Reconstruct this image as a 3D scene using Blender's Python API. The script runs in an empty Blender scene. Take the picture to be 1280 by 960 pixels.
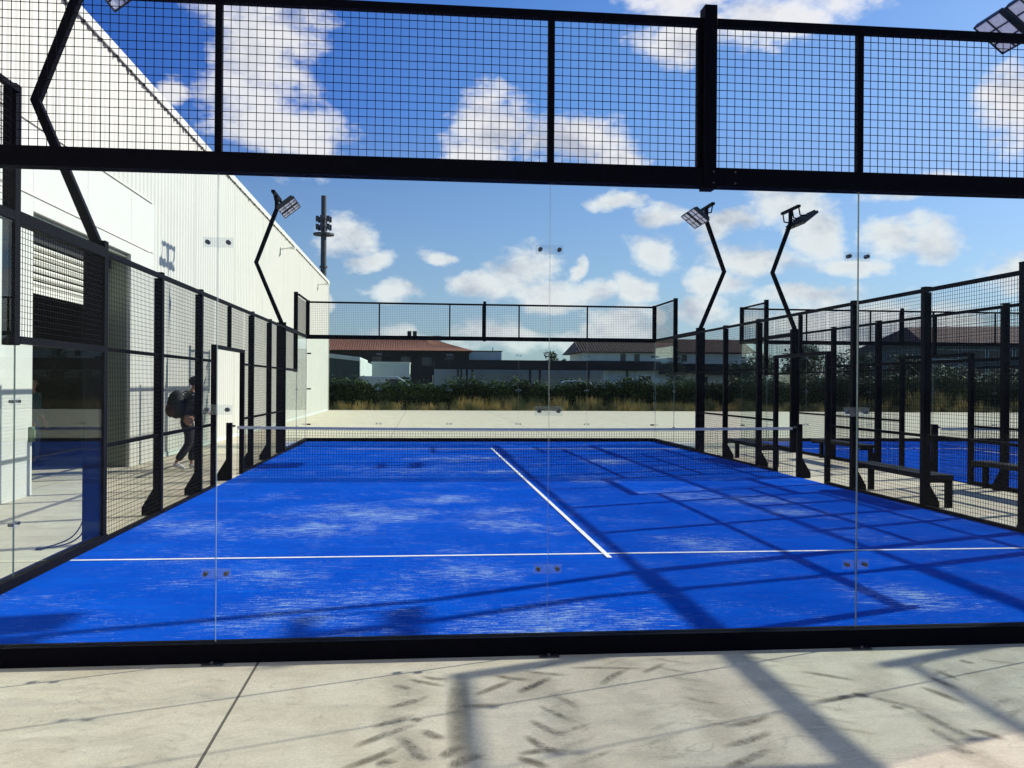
import bpy, math, random
from mathutils import Vector, Matrix
R = math.radians
sc = bpy.context.scene
col = sc.collection
rnd = random.Random(7)

# ------------------------------------------------------------------ helpers
def tag(o, label=None, cat=None, group=None, kind=None):
    if label: o['label'] = label
    if cat: o['category'] = cat
    if group: o['group'] = group
    if kind: o['kind'] = kind
    return o

def empty(name, loc=(0, 0, 0), rz=0.0):
    o = bpy.data.objects.new(name, None)
    o.empty_display_size = 0.2
    o.location = loc
    o.rotation_euler.z = rz
    col.objects.link(o)
    return o

def wloc(o):
    p = Vector((0, 0, 0))
    while o is not None:
        p = p + Vector(o.location)
        o = o.parent
    return p

def children(o):
    return [c for c in o.children]

def copy_tree(o, parent=None, dx=None):
    c = o.copy()
    col.objects.link(c)
    c.parent = parent
    if dx is not None:
        c.location = Vector(o.location) + Vector(dx)
    for ch in children(o):
        copy_tree(ch, c)
    return c

class MB:
    """collects boxes, bars and prisms given in world metres; build() makes ONE object"""
    def __init__(s):
        s.v = []; s.f = []; s.m = []
    def add(s, vs, fs, mi=0):
        n = len(s.v)
        s.v += [tuple(p) for p in vs]
        for f in fs:
            s.f.append(tuple(n + i for i in f)); s.m.append(mi)
    def box(s, x0, x1, y0, y1, z0, z1, mi=0, mside=None):
        if x0 > x1: x0, x1 = x1, x0
        if y0 > y1: y0, y1 = y1, y0
        if z0 > z1: z0, z1 = z1, z0
        v = [(x0,y0,z0),(x1,y0,z0),(x1,y1,z0),(x0,y1,z0),(x0,y0,z1),(x1,y0,z1),(x1,y1,z1),(x0,y1,z1)]
        f = [(0,3,2,1),(4,5,6,7),(0,1,5,4),(1,2,6,5),(2,3,7,6),(3,0,4,7)]
        n = len(s.v); s.v += v
        for k, q in enumerate(f):
            s.f.append(tuple(n+i for i in q))
            s.m.append(mi if mside is None else mside[k])
        return s
    def bar(s, p, q, w, h=None, up=(0, 0, 1), mi=0, caps=True):
        h = w if h is None else h
        p = Vector(p); q = Vector(q); d = (q-p).normalized(); u = Vector(up)
        if abs(d.dot(u)) > .98: u = Vector((0, 1, 0))
        a = d.cross(u).normalized(); b = a.cross(d)
        vs = []
        for c in (p, q):
            for i, j in ((-1,-1),(1,-1),(1,1),(-1,1)):
                vs.append(c + a*(w/2*i) + b*(h/2*j))
        fs = [(0,1,5,4),(1,2,6,5),(2,3,7,6),(3,0,4,7)]
        if caps: fs += [(3,2,1,0),(4,5,6,7)]
        s.add(vs, fs, mi); return s
    def cyl(s, p, q, r0, r1=None, n=10, mi=0, caps=True):
        r1 = r0 if r1 is None else r1
        p = Vector(p); q = Vector(q); d = (q-p).normalized(); u = Vector((0,0,1))
        if abs(d.dot(u)) > .95: u = Vector((1,0,0))
        a = d.cross(u).normalized(); b = d.cross(a)
        vs = []
        for c, r in ((p, r0), (q, r1)):
            for k in range(n):
                t = 2*math.pi*k/n
                vs.append(c + a*(r*math.cos(t)) + b*(r*math.sin(t)))
        fs = [(k, (k+1) % n, n+(k+1) % n, n+k) for k in range(n)]
        if caps: fs += [tuple(range(n-1,-1,-1)), tuple(range(n, 2*n))]
        s.add(vs, fs, mi); return s
    def prism(s, pts, ax, c0, c1, mi=0):
        """polygon pts (2D) extruded along axis ax from c0 to c1"""
        def P(a, b, c):
            return {0: (c, a, b), 1: (a, c, b), 2: (a, b, c)}[ax]
        n = len(pts)
        vs = [P(a, b, c0) for a, b in pts] + [P(a, b, c1) for a, b in pts]
        fs = [tuple(range(n-1,-1,-1)), tuple(range(n, 2*n))] + [(k,(k+1)%n,n+(k+1)%n,n+k) for k in range(n)]
        s.add(vs, fs, mi); return s
    def build(s, name, mats, parent=None, origin=None, bevel=0, smooth=False):
        if not isinstance(mats, (list, tuple)): mats = [mats]
        o0 = wloc(parent) if parent is not None else Vector(origin or (0, 0, 0))
        me = bpy.data.meshes.new(name)
        me.from_pydata([(x-o0.x, y-o0.y, z-o0.z) for x, y, z in s.v], [], s.f)
        for m in mats: me.materials.append(m)
        if len(mats) > 1:
            me.polygons.foreach_set('material_index', s.m)
        if smooth:
            me.polygons.foreach_set('use_smooth', [True]*len(me.polygons))
        me.validate(); me.update()
        ob = bpy.data.objects.new(name, me)
        col.objects.link(ob)
        if parent is not None: ob.parent = parent
        else: ob.location = o0
        if bevel:
            b = ob.modifiers.new('bevel', 'BEVEL'); b.width = bevel; b.segments = 2; b.limit_method = 'ANGLE'
        return ob

# ------------------------------------------------------------------ materials
def newmat(name):
    m = bpy.data.materials.new(name); m.use_nodes = True
    nt = m.node_tree; nt.nodes.clear()
    out = nt.nodes.new('ShaderNodeOutputMaterial')
    return m, nt, out
def N(nt, t, **kw):
    n = nt.nodes.new(t)
    for k, v in kw.items():
        if k.startswith('_'): n.inputs[int(k[1:])].default_value = v
        else: setattr(n, k, v)
    return n
def L(nt, a, b): nt.links.new(a, b)
def rgb(r, g, b): return (r, g, b, 1)
def objco(nt, scale=(1, 1, 1)):
    g = N(nt, 'ShaderNodeNewGeometry')
    mp = N(nt, 'ShaderNodeMapping'); mp.inputs['Scale'].default_value = scale
    L(nt, g.outputs['Position'], mp.inputs['Vector'])
    return mp.outputs['Vector']
def noise(nt, vec, scale, detail=4, rough=.5, dist=0):
    n = N(nt, 'ShaderNodeTexNoise'); n.inputs['Scale'].default_value = scale
    n.inputs['Detail'].default_value = detail; n.inputs['Roughness'].default_value = rough
    n.inputs['Distortion'].default_value = dist
    L(nt, vec, n.inputs['Vector']); return n.outputs['Fac']
def ramp(nt, fac, stops):
    r = N(nt, 'ShaderNodeValToRGB'); e = r.color_ramp.elements
    while len(e) < len(stops): e.new(.5)
    for k, (p, c) in enumerate(stops):
        e[k].position = p; e[k].color = c if len(c) == 4 else (*c, 1)
    L(nt, fac, r.inputs['Fac']); return r.outputs['Color']
def mathn(nt, op, a, b=None, clamp=False):
    m = N(nt, 'ShaderNodeMath', operation=op); m.use_clamp = clamp
    for i, x in enumerate((a, b)):
        if x is None: continue
        if isinstance(x, (int, float)): m.inputs[i].default_value = x
        else: L(nt, x, m.inputs[i])
    return m.outputs[0]
def mixc(nt, fac, a, b, blend='MIX'):
    m = N(nt, 'ShaderNodeMix', data_type='RGBA', blend_type=blend)
    for i, x in ((0, fac), (6, a), (7, b)):
        if isinstance(x, (int, float, tuple)): m.inputs[i].default_value = x
        else: L(nt, x, m.inputs[i])
    return m.outputs[2]
def principled(nt, out, colr, rough=.6, metal=0, bump=None, bstr=.3, bdist=.01, spec=.5):
    p = N(nt, 'ShaderNodeBsdfPrincipled')
    if isinstance(colr, tuple): p.inputs['Base Color'].default_value = colr
    else: L(nt, colr, p.inputs['Base Color'])
    if isinstance(rough, (int, float)): p.inputs['Roughness'].default_value = rough
    else: L(nt, rough, p.inputs['Roughness'])
    p.inputs['Metallic'].default_value = metal
    p.inputs['Specular IOR Level'].default_value = spec
    if bump is not None:
        b = N(nt, 'ShaderNodeBump'); b.inputs['Strength'].default_value = bstr
        b.inputs['Distance'].default_value = bdist
        L(nt, bump, b.inputs['Height']); L(nt, b.outputs[0], p.inputs['Normal'])
    L(nt, p.outputs[0], out.inputs[0]); return p
def simple(name, c, rough=.6, metal=0, var=.25, nscale=6, spec=.5, bstr=.15):
    m, nt, out = newmat(name)
    v = objco(nt); n = noise(nt, v, nscale, 6, .6)
    lo = rgb(*[x*(1-var) for x in c]); hi = rgb(*[min(1, x*(1+var)) for x in c])
    cr = ramp(nt, n, [(.3, lo), (.7, hi)])
    principled(nt, out, cr, rough, metal, n, bstr, .004, spec)
    return m

M = {}
M['black'] = simple('black_powder_coat', (.0022, .0022, .005), .6, 0, .3, 30, .05)
M['wire'] = simple('black_mesh_wire', (.003, .003, .006), .6, 0, .2, 20, .04)
M['netcord'] = simple('net_cord', (.006, .008, .02), .8, 0, .2, 6, .1)
M['band'] = simple('net_band_fabric', (.62, .59, .52), .8, 0, .06, 8)
M['steel'] = simple('stainless_steel', (.09, .09, .1), .35, .7, .2, 40)
M['wood'] = simple('black_bench', (.006, .006, .009), .6, 0, .25, 6, .12)
M['white_wall'] = simple('white_cladding', (.57, .555, .49), .45, 0, .03, 1.2, .3, .02)
M['smooth_wall'] = simple('smooth_white_panel', (.60, .59, .525), .4, 0, .02, 2, .3, .02)
M['jamb'] = simple('door_jamb_paint', (.24, .26, .19), .5, 0, .08, 4)
M['slat'] = simple('roller_slat', (.70, .68, .58), .5, 0, .06, 5)
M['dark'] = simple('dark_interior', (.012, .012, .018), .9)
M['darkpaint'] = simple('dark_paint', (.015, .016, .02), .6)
M['lamp_body'] = simple('lamp_housing', (.018, .02, .025), .4)
M['tile'] = simple('terracotta_tiles', (.30, .115, .06), .8, 0, .5, 5)
M['tile2'] = simple('brown_roof_tiles', (.12, .07, .045), .85, 0, .45, 3)
M['tile3'] = simple('dark_red_sheet_roof', (.10, .045, .035), .8, 0, .4, 2)
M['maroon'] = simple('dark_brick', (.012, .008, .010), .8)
M['palegreen'] = simple('pale_render', (.52, .58, .52), .7, 0, .1, 1)
M['greenshed'] = simple('dark_green_sheet', (.03, .05, .045), .6, 0, .15, 1)
M['palewall'] = simple('pale_wall', (.70, .73, .62), .7, 0, .1, .8)
M['bluegrey'] = simple('bluegrey_wall', (.045, .07, .085), .5, 0, .2, .6)
M['winglass'] = simple('dark_window_glass', (.015, .02, .028), .15, 0, .1, 2, .6)
M['leaf'] = simple('hedge_leaf', (.055, .10, .03), .6, 0, .6, .9, .3)
M['leafdark'] = simple('dark_leaf', (.022, .042, .018), .7, 0, .5, .9, .2)
M['core'] = simple('hedge_core', (.006, .009, .006), .95)
M['bark'] = simple('bark', (.06, .045, .03), .9)
M['carpaint'] = simple('white_car_paint', (.55, .58, .56), .25, 0, .03, 1)
M['rubber'] = simple('rubber', (.012, .012, .012), .8)
M['skin'] = simple('skin', (.42, .22, .14), .55, 0, .06, 8)
M['jacket'] = simple('dark_padded_jacket', (.018, .022, .035), .55, 0, .35, 12)
M['trouser'] = simple('dark_trousers', (.012, .012, .018), .8)
M['hair'] = simple('dark_hair', (.01, .009, .01), .7)
M['pack'] = simple('backpack_fabric', (.02, .022, .024), .75, 0, .3, 10)
M['packtrim'] = simple('backpack_trim', (.07, .03, .025), .75)
M['shoe'] = simple('white_trainers', (.62, .62, .6), .6)
M['teal'] = simple('teal_shirt', (.02, .09, .09), .8)
M['jeans'] = simple('blue_jeans', (.05, .10, .17), .85, 0, .25, 14)
M['tower'] = simple('tower_paint', (.05, .055, .06), .5, .3)
M['soil'] = simple('rough_grass_soil', (.09, .085, .05), .95, 0, .4, .6)
M['asphalt'] = simple('car_park_asphalt', (.05, .05, .05), .9)
M['cable'] = simple('cable_sheath', (.012, .014, .02), .5)
M['handle'] = simple('green_door_closer', (.10, .16, .09), .5)
M['edge'] = simple('glass_edge', (.24, .31, .29), .3, 0, .05, 5)

# floodlight lens cells
m, nt, out = newmat('lamp_lens')
v = objco(nt, (1, 1, 1)); n = noise(nt, v, 30, 2)
principled(nt, out, ramp(nt, n, [(.3, rgb(.75, .76, .78)), (.7, rgb(.92, .92, .94))]), .3, 0)
M['lens'] = m

# grass blades
m, nt, out = newmat('dry_grass')
v = objco(nt); n = noise(nt, v, .9, 3)
c = ramp(nt, n, [(.36, rgb(.05, .075, .02)), (.5, rgb(.20, .17, .055)), (.64, rgb(.52, .36, .11))])
principled(nt, out, c, .8)
M['grass'] = m

# glass: fresnel mix of clear tinted transmission and mirror, same index seen from both faces
m, nt, out = newmat('toughened_glass')
g = N(nt, 'ShaderNodeNewGeometry')
ior = mathn(nt, 'SUBTRACT', 1.5, mathn(nt, 'MULTIPLY', g.outputs['Backfacing'], 1.5 - 1/1.5))
fr = N(nt, 'ShaderNodeFresnel'); L(nt, ior, fr.inputs['IOR'])
tr = N(nt, 'ShaderNodeBsdfTransparent'); tr.inputs[0].default_value = (.945, .975, .965, 1)
gl = N(nt, 'ShaderNodeBsdfGlossy'); gl.inputs['Roughness'].default_value = 0.0; gl.inputs[0].default_value = (.97, 1, 1, 1)
mx = N(nt, 'ShaderNodeMixShader'); L(nt, mathn(nt, 'MULTIPLY', mathn(nt, 'SUBTRACT', fr.outputs[0], .036, True), .62), mx.inputs[0]); L(nt, tr.outputs[0], mx.inputs[1]); L(nt, gl.outputs[0], mx.inputs[2])
# translucent veil put in for the pale reflection haze on the pane
v = objco(nt); dn = noise(nt, v, 1.7, 5, .6)
df = N(nt, 'ShaderNodeBsdfTranslucent'); df.inputs[0].default_value = (.8, .85, .85, 1)
mx2 = N(nt, 'ShaderNodeMixShader'); L(nt, mathn(nt, 'MULTIPLY', dn, .0012), mx2.inputs[0])
L(nt, mx.outputs[0], mx2.inputs[1]); L(nt, df.outputs[0], mx2.inputs[2])
L(nt, mx2.outputs[0], out.inputs[0])
M['glass'] = m
# clamp plate acrylic
m, nt, out = newmat('clamp_plate')
tr = N(nt, 'ShaderNodeBsdfTransparent'); tr.inputs[0].default_value = (.93, .95, .97, 1)
gl = N(nt, 'ShaderNodeBsdfGlossy'); gl.inputs['Roughness'].default_value = .5
mx = N(nt, 'ShaderNodeMixShader'); mx.inputs[0].default_value = .08
L(nt, tr.outputs[0], mx.inputs[1]); L(nt, gl.outputs[0], mx.inputs[2]); L(nt, mx.outputs[0], out.inputs[0])
M['plate'] = m

# turf
m, nt, out = newmat('blue_turf')
v1 = objco(nt); fine = noise(nt, v1, 48, 5, .75); mid = noise(nt, v1, 1.3, 6, .65)
vs = objco(nt, (1.0, 6.0, 1)); streak = noise(nt, vs, 5.5, 10, .80, .0)
patch = noise(nt, v1, 1.1, 5, .7)
vb = objco(nt, (.25, 3.0, 1)); brush = noise(nt, vb, 3, 4, .6)
base = ramp(nt, mid, [(.25, rgb(.001, .050, .39)), (.75, rgb(.002, .100, .60))])
base = mixc(nt, ramp(nt, brush, [(.40, rgb(.5, .5, .5)), (.6, rgb(0, 0, 0))]), base, rgb(.002, .042, .40))
base = mixc(nt, ramp(nt, fine, [(.35, rgb(0, 0, 0)), (.75, rgb(.5, .5, .5))]), base, rgb(.006, .13, .74))
s1 = mathn(nt, 'ADD', streak, mathn(nt, 'MULTIPLY', mathn(nt, 'SUBTRACT', patch, .5), .55))
s1 = mathn(nt, 'ADD', s1, mathn(nt, 'MULTIPLY', mathn(nt, 'SUBTRACT', fine, .5), .45))
wornacc = None
for wx, wy, wr in ((-2.7,6.0,.8),(-3.0,4.8,.9),(-2.2,5.6,.8),(-1.5,7.1,.7),(-1.0,5.9,.5),(-.7,4.9,.7),(-.4,11.1,.5),(-2.2,11.5,.8),(-.8,.9,.45),(-.3,.6,.35),(-1.1,.4,.4),(3.0,6.9,.55),(2.4,7.4,.8),(3.1,5.7,.5),(1.0,3.5,.5),(2.0,1.0,.45),(-4.4,4.9,.6),(-3.1,2.3,.5),(-1.5,2.2,.5),(-2.5,.9,.6),(1.2,9.6,.6),(-1,14,1),(2.2,13.4,.8),(12.0,6,1),(9.6,8.5,1),(11,12,1.2),(14,15,1.2)):
    a_ = N(nt, 'ShaderNodeVectorMath', operation='DISTANCE'); L(nt, v1, a_.inputs[0]); a_.inputs[1].default_value = (wx, wy, .02)
    b_ = mathn(nt, 'SUBTRACT', 1.0, mathn(nt, 'DIVIDE', a_.outputs['Value'], wr*1.5), True)
    wornacc = b_ if wornacc is None else mathn(nt, 'MAXIMUM', wornacc, b_)
wornn = mathn(nt, 'MULTIPLY', wornacc, mathn(nt, 'MULTIPLY', noise(nt, objco(nt, (1.0, 2.2, 1)), 4.5, 6, .75), .30))
s1 = mathn(nt, 'ADD', s1, mathn(nt, 'SUBTRACT', wornn, .035))
vq = objco(nt, (1.0, 11.0, 1)); scr = noise(nt, vq, 8.0, 6, .7)
s1 = mathn(nt, 'ADD', s1, mathn(nt, 'MULTIPLY', mathn(nt, 'SUBTRACT', scr, .5), .42))
sand = ramp(nt, s1, [(.535, rgb(0, 0, 0)), (.60, rgb(.14, .14, .14)), (.69, rgb(.55, .55, .55)), (.80, rgb(.95, .95, .95))])
base = mixc(nt, sand, base, rgb(.42, .58, .72))
tb = N(nt, 'ShaderNodeBump'); tb.inputs['Strength'].default_value = .3; tb.inputs['Distance'].default_value = .005; L(nt, fine, tb.inputs['Height'])
td = N(nt, 'ShaderNodeBsdfDiffuse'); td.inputs['Roughness'].default_value = .2; L(nt, base, td.inputs['Color']); L(nt, tb.outputs[0], td.inputs['Normal']); L(nt, td.outputs[0], out.inputs[0])
M['turf'] = m
m, nt, out = newmat('court_line_paint')
v = objco(nt); n = noise(nt, v, 14, 6, .7)
principled(nt, out, ramp(nt, n, [(.3, rgb(.6, .64, .72)), (.55, rgb(.86, .86, .86))]), .8, 0, n, .3)
M['line'] = m

# concrete with joints, stains
m, nt, out = newmat('concrete_slab')
v = objco(nt); big = noise(nt, v, .35, 6, .6, .6); mid = noise(nt, v, 2.2, 8, .65, .4); fin = noise(nt, v, 60, 4, .7)
vs = objco(nt, (.5, 2.2, 1)); sm = noise(nt, vs, 1.6, 7, .6, 1.0)
c = ramp(nt, mid, [(.28, rgb(.58, .50, .345)), (.5, rgb(.71, .635, .46)), (.75, rgb(.78, .715, .54))])
c = mixc(nt, ramp(nt, big, [(.42, rgb(0, 0, 0)), (.7, rgb(.55, .55, .55))]), c, rgb(.74, .60, .46))
c = mixc(nt, ramp(nt, sm, [(.52, rgb(0, 0, 0)), (.75, rgb(.6, .6, .6))]), c, rgb(.42, .385, .31))
c = mixc(nt, ramp(nt, fin, [(.3, rgb(.28, .28, .28)), (.6, rgb(0, 0, 0))]), c, rgb(.2, .18, .14))
vo = N(nt, 'ShaderNodeTexVoronoi'); vo.inputs['Scale'].default_value = 9; L(nt, v, vo.inputs['Vector'])
c = mixc(nt, ramp(nt, vo.outputs['Distance'], [(0.0, rgb(.7, .7, .7)), (.035, rgb(0, 0, 0))]), c, rgb(.12, .08, .05))
med = noise(nt, v, 9, 6, .7); c = mixc(nt, ramp(nt, med, [(.35, rgb(.22, .22, .22)), (.6, rgb(0, 0, 0))]), c, rgb(.38, .34, .26))
wv = objco(nt, (1.0, 2.5, 1)); wave = noise(nt, wv, .9, 3, .5, 2.0)
crk = mathn(nt, 'ABSOLUTE', mathn(nt, 'SUBTRACT', wave, .5))
c = mixc(nt, ramp(nt, crk, [(0.0, rgb(.35, .35, .35)), (.006, rgb(0, 0, 0))]), c, rgb(.2, .18, .15))
sp = N(nt, 'ShaderNodeSeparateXYZ'); L(nt, v, sp.inputs[0])
def joint(axis, period, off):
    a = mathn(nt, 'ADD', sp.outputs[axis], off + 1000*period)
    a = mathn(nt, 'PINGPONG', a, period/2)
    return mathn(nt, 'LESS_THAN', a, .0075)
jx = joint(0, 5.0, 2.74); jy = joint(1, 2.5, 1.9)
outer = mathn(nt, 'GREATER_THAN', sp.outputs[1], .15)
jj = mathn(nt, 'MAXIMUM', jx, mathn(nt, 'MULTIPLY', jy, outer))
c = mixc(nt, mathn(nt, 'MULTIPLY', jj, .85), c, rgb(.05, .045, .035))
principled(nt, out, c, .9, 0, mathn(nt, 'ADD', fin, mathn(nt, 'MULTIPLY', jj, -2.0)), .35, .004, .25)
M['concrete'] = m

# tyre dirt and painted shadow decals: object colour noise alpha
m, nt, out = newmat('tyre_dirt_and_shade')
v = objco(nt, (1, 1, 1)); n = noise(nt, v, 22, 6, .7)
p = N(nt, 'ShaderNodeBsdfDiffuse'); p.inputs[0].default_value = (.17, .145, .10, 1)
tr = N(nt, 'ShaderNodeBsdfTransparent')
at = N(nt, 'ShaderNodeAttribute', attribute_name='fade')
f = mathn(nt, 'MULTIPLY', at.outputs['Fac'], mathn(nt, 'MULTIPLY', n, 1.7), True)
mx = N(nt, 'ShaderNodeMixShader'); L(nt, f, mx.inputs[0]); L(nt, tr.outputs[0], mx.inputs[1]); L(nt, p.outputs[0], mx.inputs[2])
L(nt, mx.outputs[0], out.inputs[0]); M['tyre_shade'] = m

# ------------------------------------------------------------------ world, sun, camera
SD = Vector((1.645, .597, 1.0)).normalized()
elev = math.asin(SD.z); az_cw = math.atan2(SD.x, SD.y)      # clockwise from +Y
w = bpy.data.worlds.new('World'); sc.world = w; w.use_nodes = True
nt = w.node_tree; nt.nodes.clear()
wo = nt.nodes.new('ShaderNodeOutputWorld'); bg = nt.nodes.new('ShaderNodeBackground')
bg.inputs['Strength'].default_value = .12
w.cycles.sampling_method = 'MANUAL'; w.cycles.sample_map_resolution = 512
L(nt, bg.outputs[0], wo.inputs[0])
sky = N(nt, 'ShaderNodeTexSky', sky_type='NISHITA'); sky.sun_disc = False
sky.sun_elevation = elev; sky.sun_rotation = az_cw
sky.air_density = 1.0; sky.dust_density = .6; sky.ozone_density = 2.5
tc = N(nt, 'ShaderNodeTexCoord')
nrm = N(nt, 'ShaderNodeVectorMath', operation='NORMALIZE'); L(nt, tc.outputs['Generated'], nrm.inputs[0])
sx = N(nt, 'ShaderNodeSeparateXYZ'); L(nt, nrm.outputs[0], sx.inputs[0])
azn = mathn(nt, 'MULTIPLY', mathn(nt, 'ARCTAN2', sx.outputs[0], sx.outputs[1]), 57.2958)
eln = mathn(nt, 'MULTIPLY', mathn(nt, 'ARCSINE', sx.outputs[2]), 57.2958)
ae = N(nt, 'ShaderNodeCombineXYZ'); L(nt, azn, ae.inputs[0]); L(nt, eln, ae.inputs[1])
clouds = [(-10.6,19.6,4.2,4.6),(-9.3,23.5,4.6,4),(-8.8,15.2,4.2,3.0),(-8,28,6,4),(-15.5,17.2,1.8,.8),
 (5.0,16.4,3.0,2.1),(3.2,14.7,2.6,1.7),(9.6,15.5,3.6,2.1),(12,14.6,2,1.2),
 (17,21.0,4.2,2.0),(22,21.6,4.6,1.9),(26,24,5,3),(16,24,5,2),
 (35.5,15.6,3.2,2.0),(38,14,4,2.4),
 (6.8,7.4,2.2,1.7),(4.6,6.2,3.0,1.2),(8.6,6.0,2.4,1.3),(11,6.2,1.6,.9),(9.9,7.6,.7,.7),
 (-1.4,5.8,2.1,1.1),(-5,9.2,2.0,1.6),(-3.6,8.0,1.8,.7),(1.3,8.3,1.9,.6),(-6.2,5.2,1.2,.8),
 (15.3,10.6,1.9,1.3),(15.4,8.6,2.3,1.3),(19.2,10,2.4,1.4),(12.2,11.8,1.8,.7),
 (22.8,10.9,2.8,1.6),(24.6,9.4,2.4,1.4),(21,7.8,2.8,1.1),
 (29.6,9.0,2.6,1.4),(26.6,7.6,2.8,.9),(31.3,8.6,1.6,1.3),(31,11.7,3.4,.8),
 (19.2,6.4,3.0,1.2),(17.5,4.9,2.8,1.2),(24,5.6,3.4,1.1),(13.5,6.2,1.8,1.0),(13,4.0,3,1.6),(10.3,2.8,3.4,1.2),(4.8,2.9,4.5,1.2),
 (28,3.6,9,2.4),(37,7,3.6,1.8),(-2.5,2.8,3,.8),
 (75,14,14,3),(-100,22,16,4)]
acc = None
dirsc = N(nt, 'ShaderNodeMapping'); dirsc.inputs['Scale'].default_value = (1, 1, 1.6)
L(nt, nrm.outputs[0], dirsc.inputs[0])
# gentle warp of the cloud coordinates so that no outline is an ellipse
wn = N(nt, 'ShaderNodeTexNoise'); wn.inputs['Scale'].default_value = 9; wn.inputs['Detail'].default_value = 5
L(nt, dirsc.outputs[0], wn.inputs['Vector'])
ws = N(nt, 'ShaderNodeVectorMath', operation='SUBTRACT'); L(nt, wn.outputs['Color'], ws.inputs[0]); ws.inputs[1].default_value = (.5, .5, .5)
wm = N(nt, 'ShaderNodeVectorMath', operation='MULTIPLY'); L(nt, ws.outputs[0], wm.inputs[0]); wm.inputs[1].default_value = (8, 5, 0)
wk = N(nt, 'ShaderNodeVectorMath', operation='SCALE'); L(nt, wm.outputs[0], wk.inputs[0]); L(nt, ramp(nt, mathn(nt, 'DIVIDE', eln, 22.0), [(0, rgb(.55, .55, .55)), (.6, rgb(.9, .9, .9)), (1, rgb(1, 1, 1))]), wk.inputs['Scale'])
wa = N(nt, 'ShaderNodeVectorMath', operation='ADD'); L(nt, ae.outputs[0], wa.inputs[0]); L(nt, wk.outputs[0], wa.inputs[1])
shade = None
for a, e, ra, re in clouds:
    s1 = N(nt, 'ShaderNodeVectorMath', operation='SUBTRACT'); L(nt, wa.outputs[0], s1.inputs[0]); s1.inputs[1].default_value = (a, e, 0)
    s2 = N(nt, 'ShaderNodeVectorMath', operation='MULTIPLY'); L(nt, s1.outputs[0], s2.inputs[0]); s2.inputs[1].default_value = (1/ra, 1/re, 0)
    s3 = N(nt, 'ShaderNodeVectorMath', operation='LENGTH'); L(nt, s2.outputs[0], s3.inputs[0])
    acc = s3.outputs['Value'] if acc is None else mathn(nt, 'MINIMUM', acc, s3.outputs['Value'])
n1 = N(nt, 'ShaderNodeTexNoise'); n1.inputs['Scale'].default_value = 24; n1.inputs['Detail'].default_value = 10; n1.inputs['Roughness'].default_value = .60
L(nt, dirsc.outputs[0], n1.inputs['Vector'])
n2 = N(nt, 'ShaderNodeTexNoise'); n2.inputs['Scale'].default_value = 11; n2.inputs['Detail'].default_value = 6; n2.inputs['Roughness'].default_value = .6
L(nt, dirsc.outputs[0], n2.inputs['Vector'])
dens = mathn(nt, 'SUBTRACT', 1.0, acc)
dens = mathn(nt, 'ADD', dens, mathn(nt, 'MULTIPLY', mathn(nt, 'SUBTRACT', n1.outputs['Fac'], .5), 1.65))
dens = mathn(nt, 'ADD', dens, mathn(nt, 'MULTIPLY', mathn(nt, 'SUBTRACT', n2.outputs['Fac'], .5), .6))
cov = ramp(nt, dens, [(.0, rgb(0, 0, 0)), (.12, rgb(.16, .16, .16)), (.30, rgb(.55, .55, .55)), (.55, rgb(.9, .9, .9)), (.85, rgb(1, 1, 1))])
# thin haze everywhere near horizon
hz = ramp(nt, mathn(nt, 'DIVIDE', eln, 30.0), [(0, rgb(.50, .50, .50)), (.35, rgb(.10, .10, .10)), (.8, rgb(0, 0, 0))])
offv = N(nt, 'ShaderNodeVectorMath', operation='ADD'); L(nt, dirsc.outputs[0], offv.inputs[0]); offv.inputs[1].default_value = (.020, -.004, .026)
n3 = N(nt, 'ShaderNodeTexNoise'); n3.inputs['Scale'].default_value = 24; n3.inputs['Detail'].default_value = 6; n3.inputs['Roughness'].default_value = .55
L(nt, offv.outputs[0], n3.inputs['Vector'])
relief = mathn(nt, 'ADD', n2.outputs['Fac'], mathn(nt, 'MULTIPLY', mathn(nt, 'SUBTRACT', n1.outputs['Fac'], n3.outputs['Fac']), .55))
ramp_shade = ramp(nt, relief, [(.32, rgb(4.6, 4.9, 5.7)), (.47, rgb(6.7, 6.8, 7.2)), (.58, rgb(7.9, 7.9, 7.95))])
thick = ramp(nt, dens, [(.2, rgb(1, 1, 1)), (1.0, rgb(.86, .87, .91))])
cloudc = mixc(nt, 1.0, ramp_shade, thick, 'MULTIPLY')
# deeper, more saturated blue away from the sun and higher up
tint = ramp(nt, mathn(nt, 'ADD', mathn(nt, 'MULTIPLY', azn, 1/75.0), .4), [(.05, rgb(.10, .38, 1.08)), (.30, rgb(.28, .60, 1.25)), (.50, rgb(.50, .82, 1.28)), (.85, rgb(.72, .93, 1.18)), (1, rgb(.7, .9, 1.15))])
low = ramp(nt, mathn(nt, 'DIVIDE', eln, 30.0), [(0, rgb(1, 1, 1)), (.40, rgb(.85, .85, .85)), (.56, rgb(0, 0, 0))])
tint = mixc(nt, low, tint, rgb(.72, .84, 1.08))
skyc = mixc(nt, 1.0, sky.outputs[0], tint, 'MULTIPLY')
skyc = mixc(nt, hz, skyc, rgb(3.0, 4.0, 4.9))
fin_ = mixc(nt, cov, skyc, cloudc)
L(nt, fin_, bg.inputs['Color'])

sl = bpy.data.lights.new('sun', 'SUN'); sl.energy = 6.2; sl.angle = R(.53); sl.color = (1, .955, .88)
so = bpy.data.objects.new('sun', sl); col.objects.link(so)
so.rotation_euler = (-SD).to_track_quat('-Z', 'Y').to_euler(); so.location = (20, 8, 25)

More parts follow.
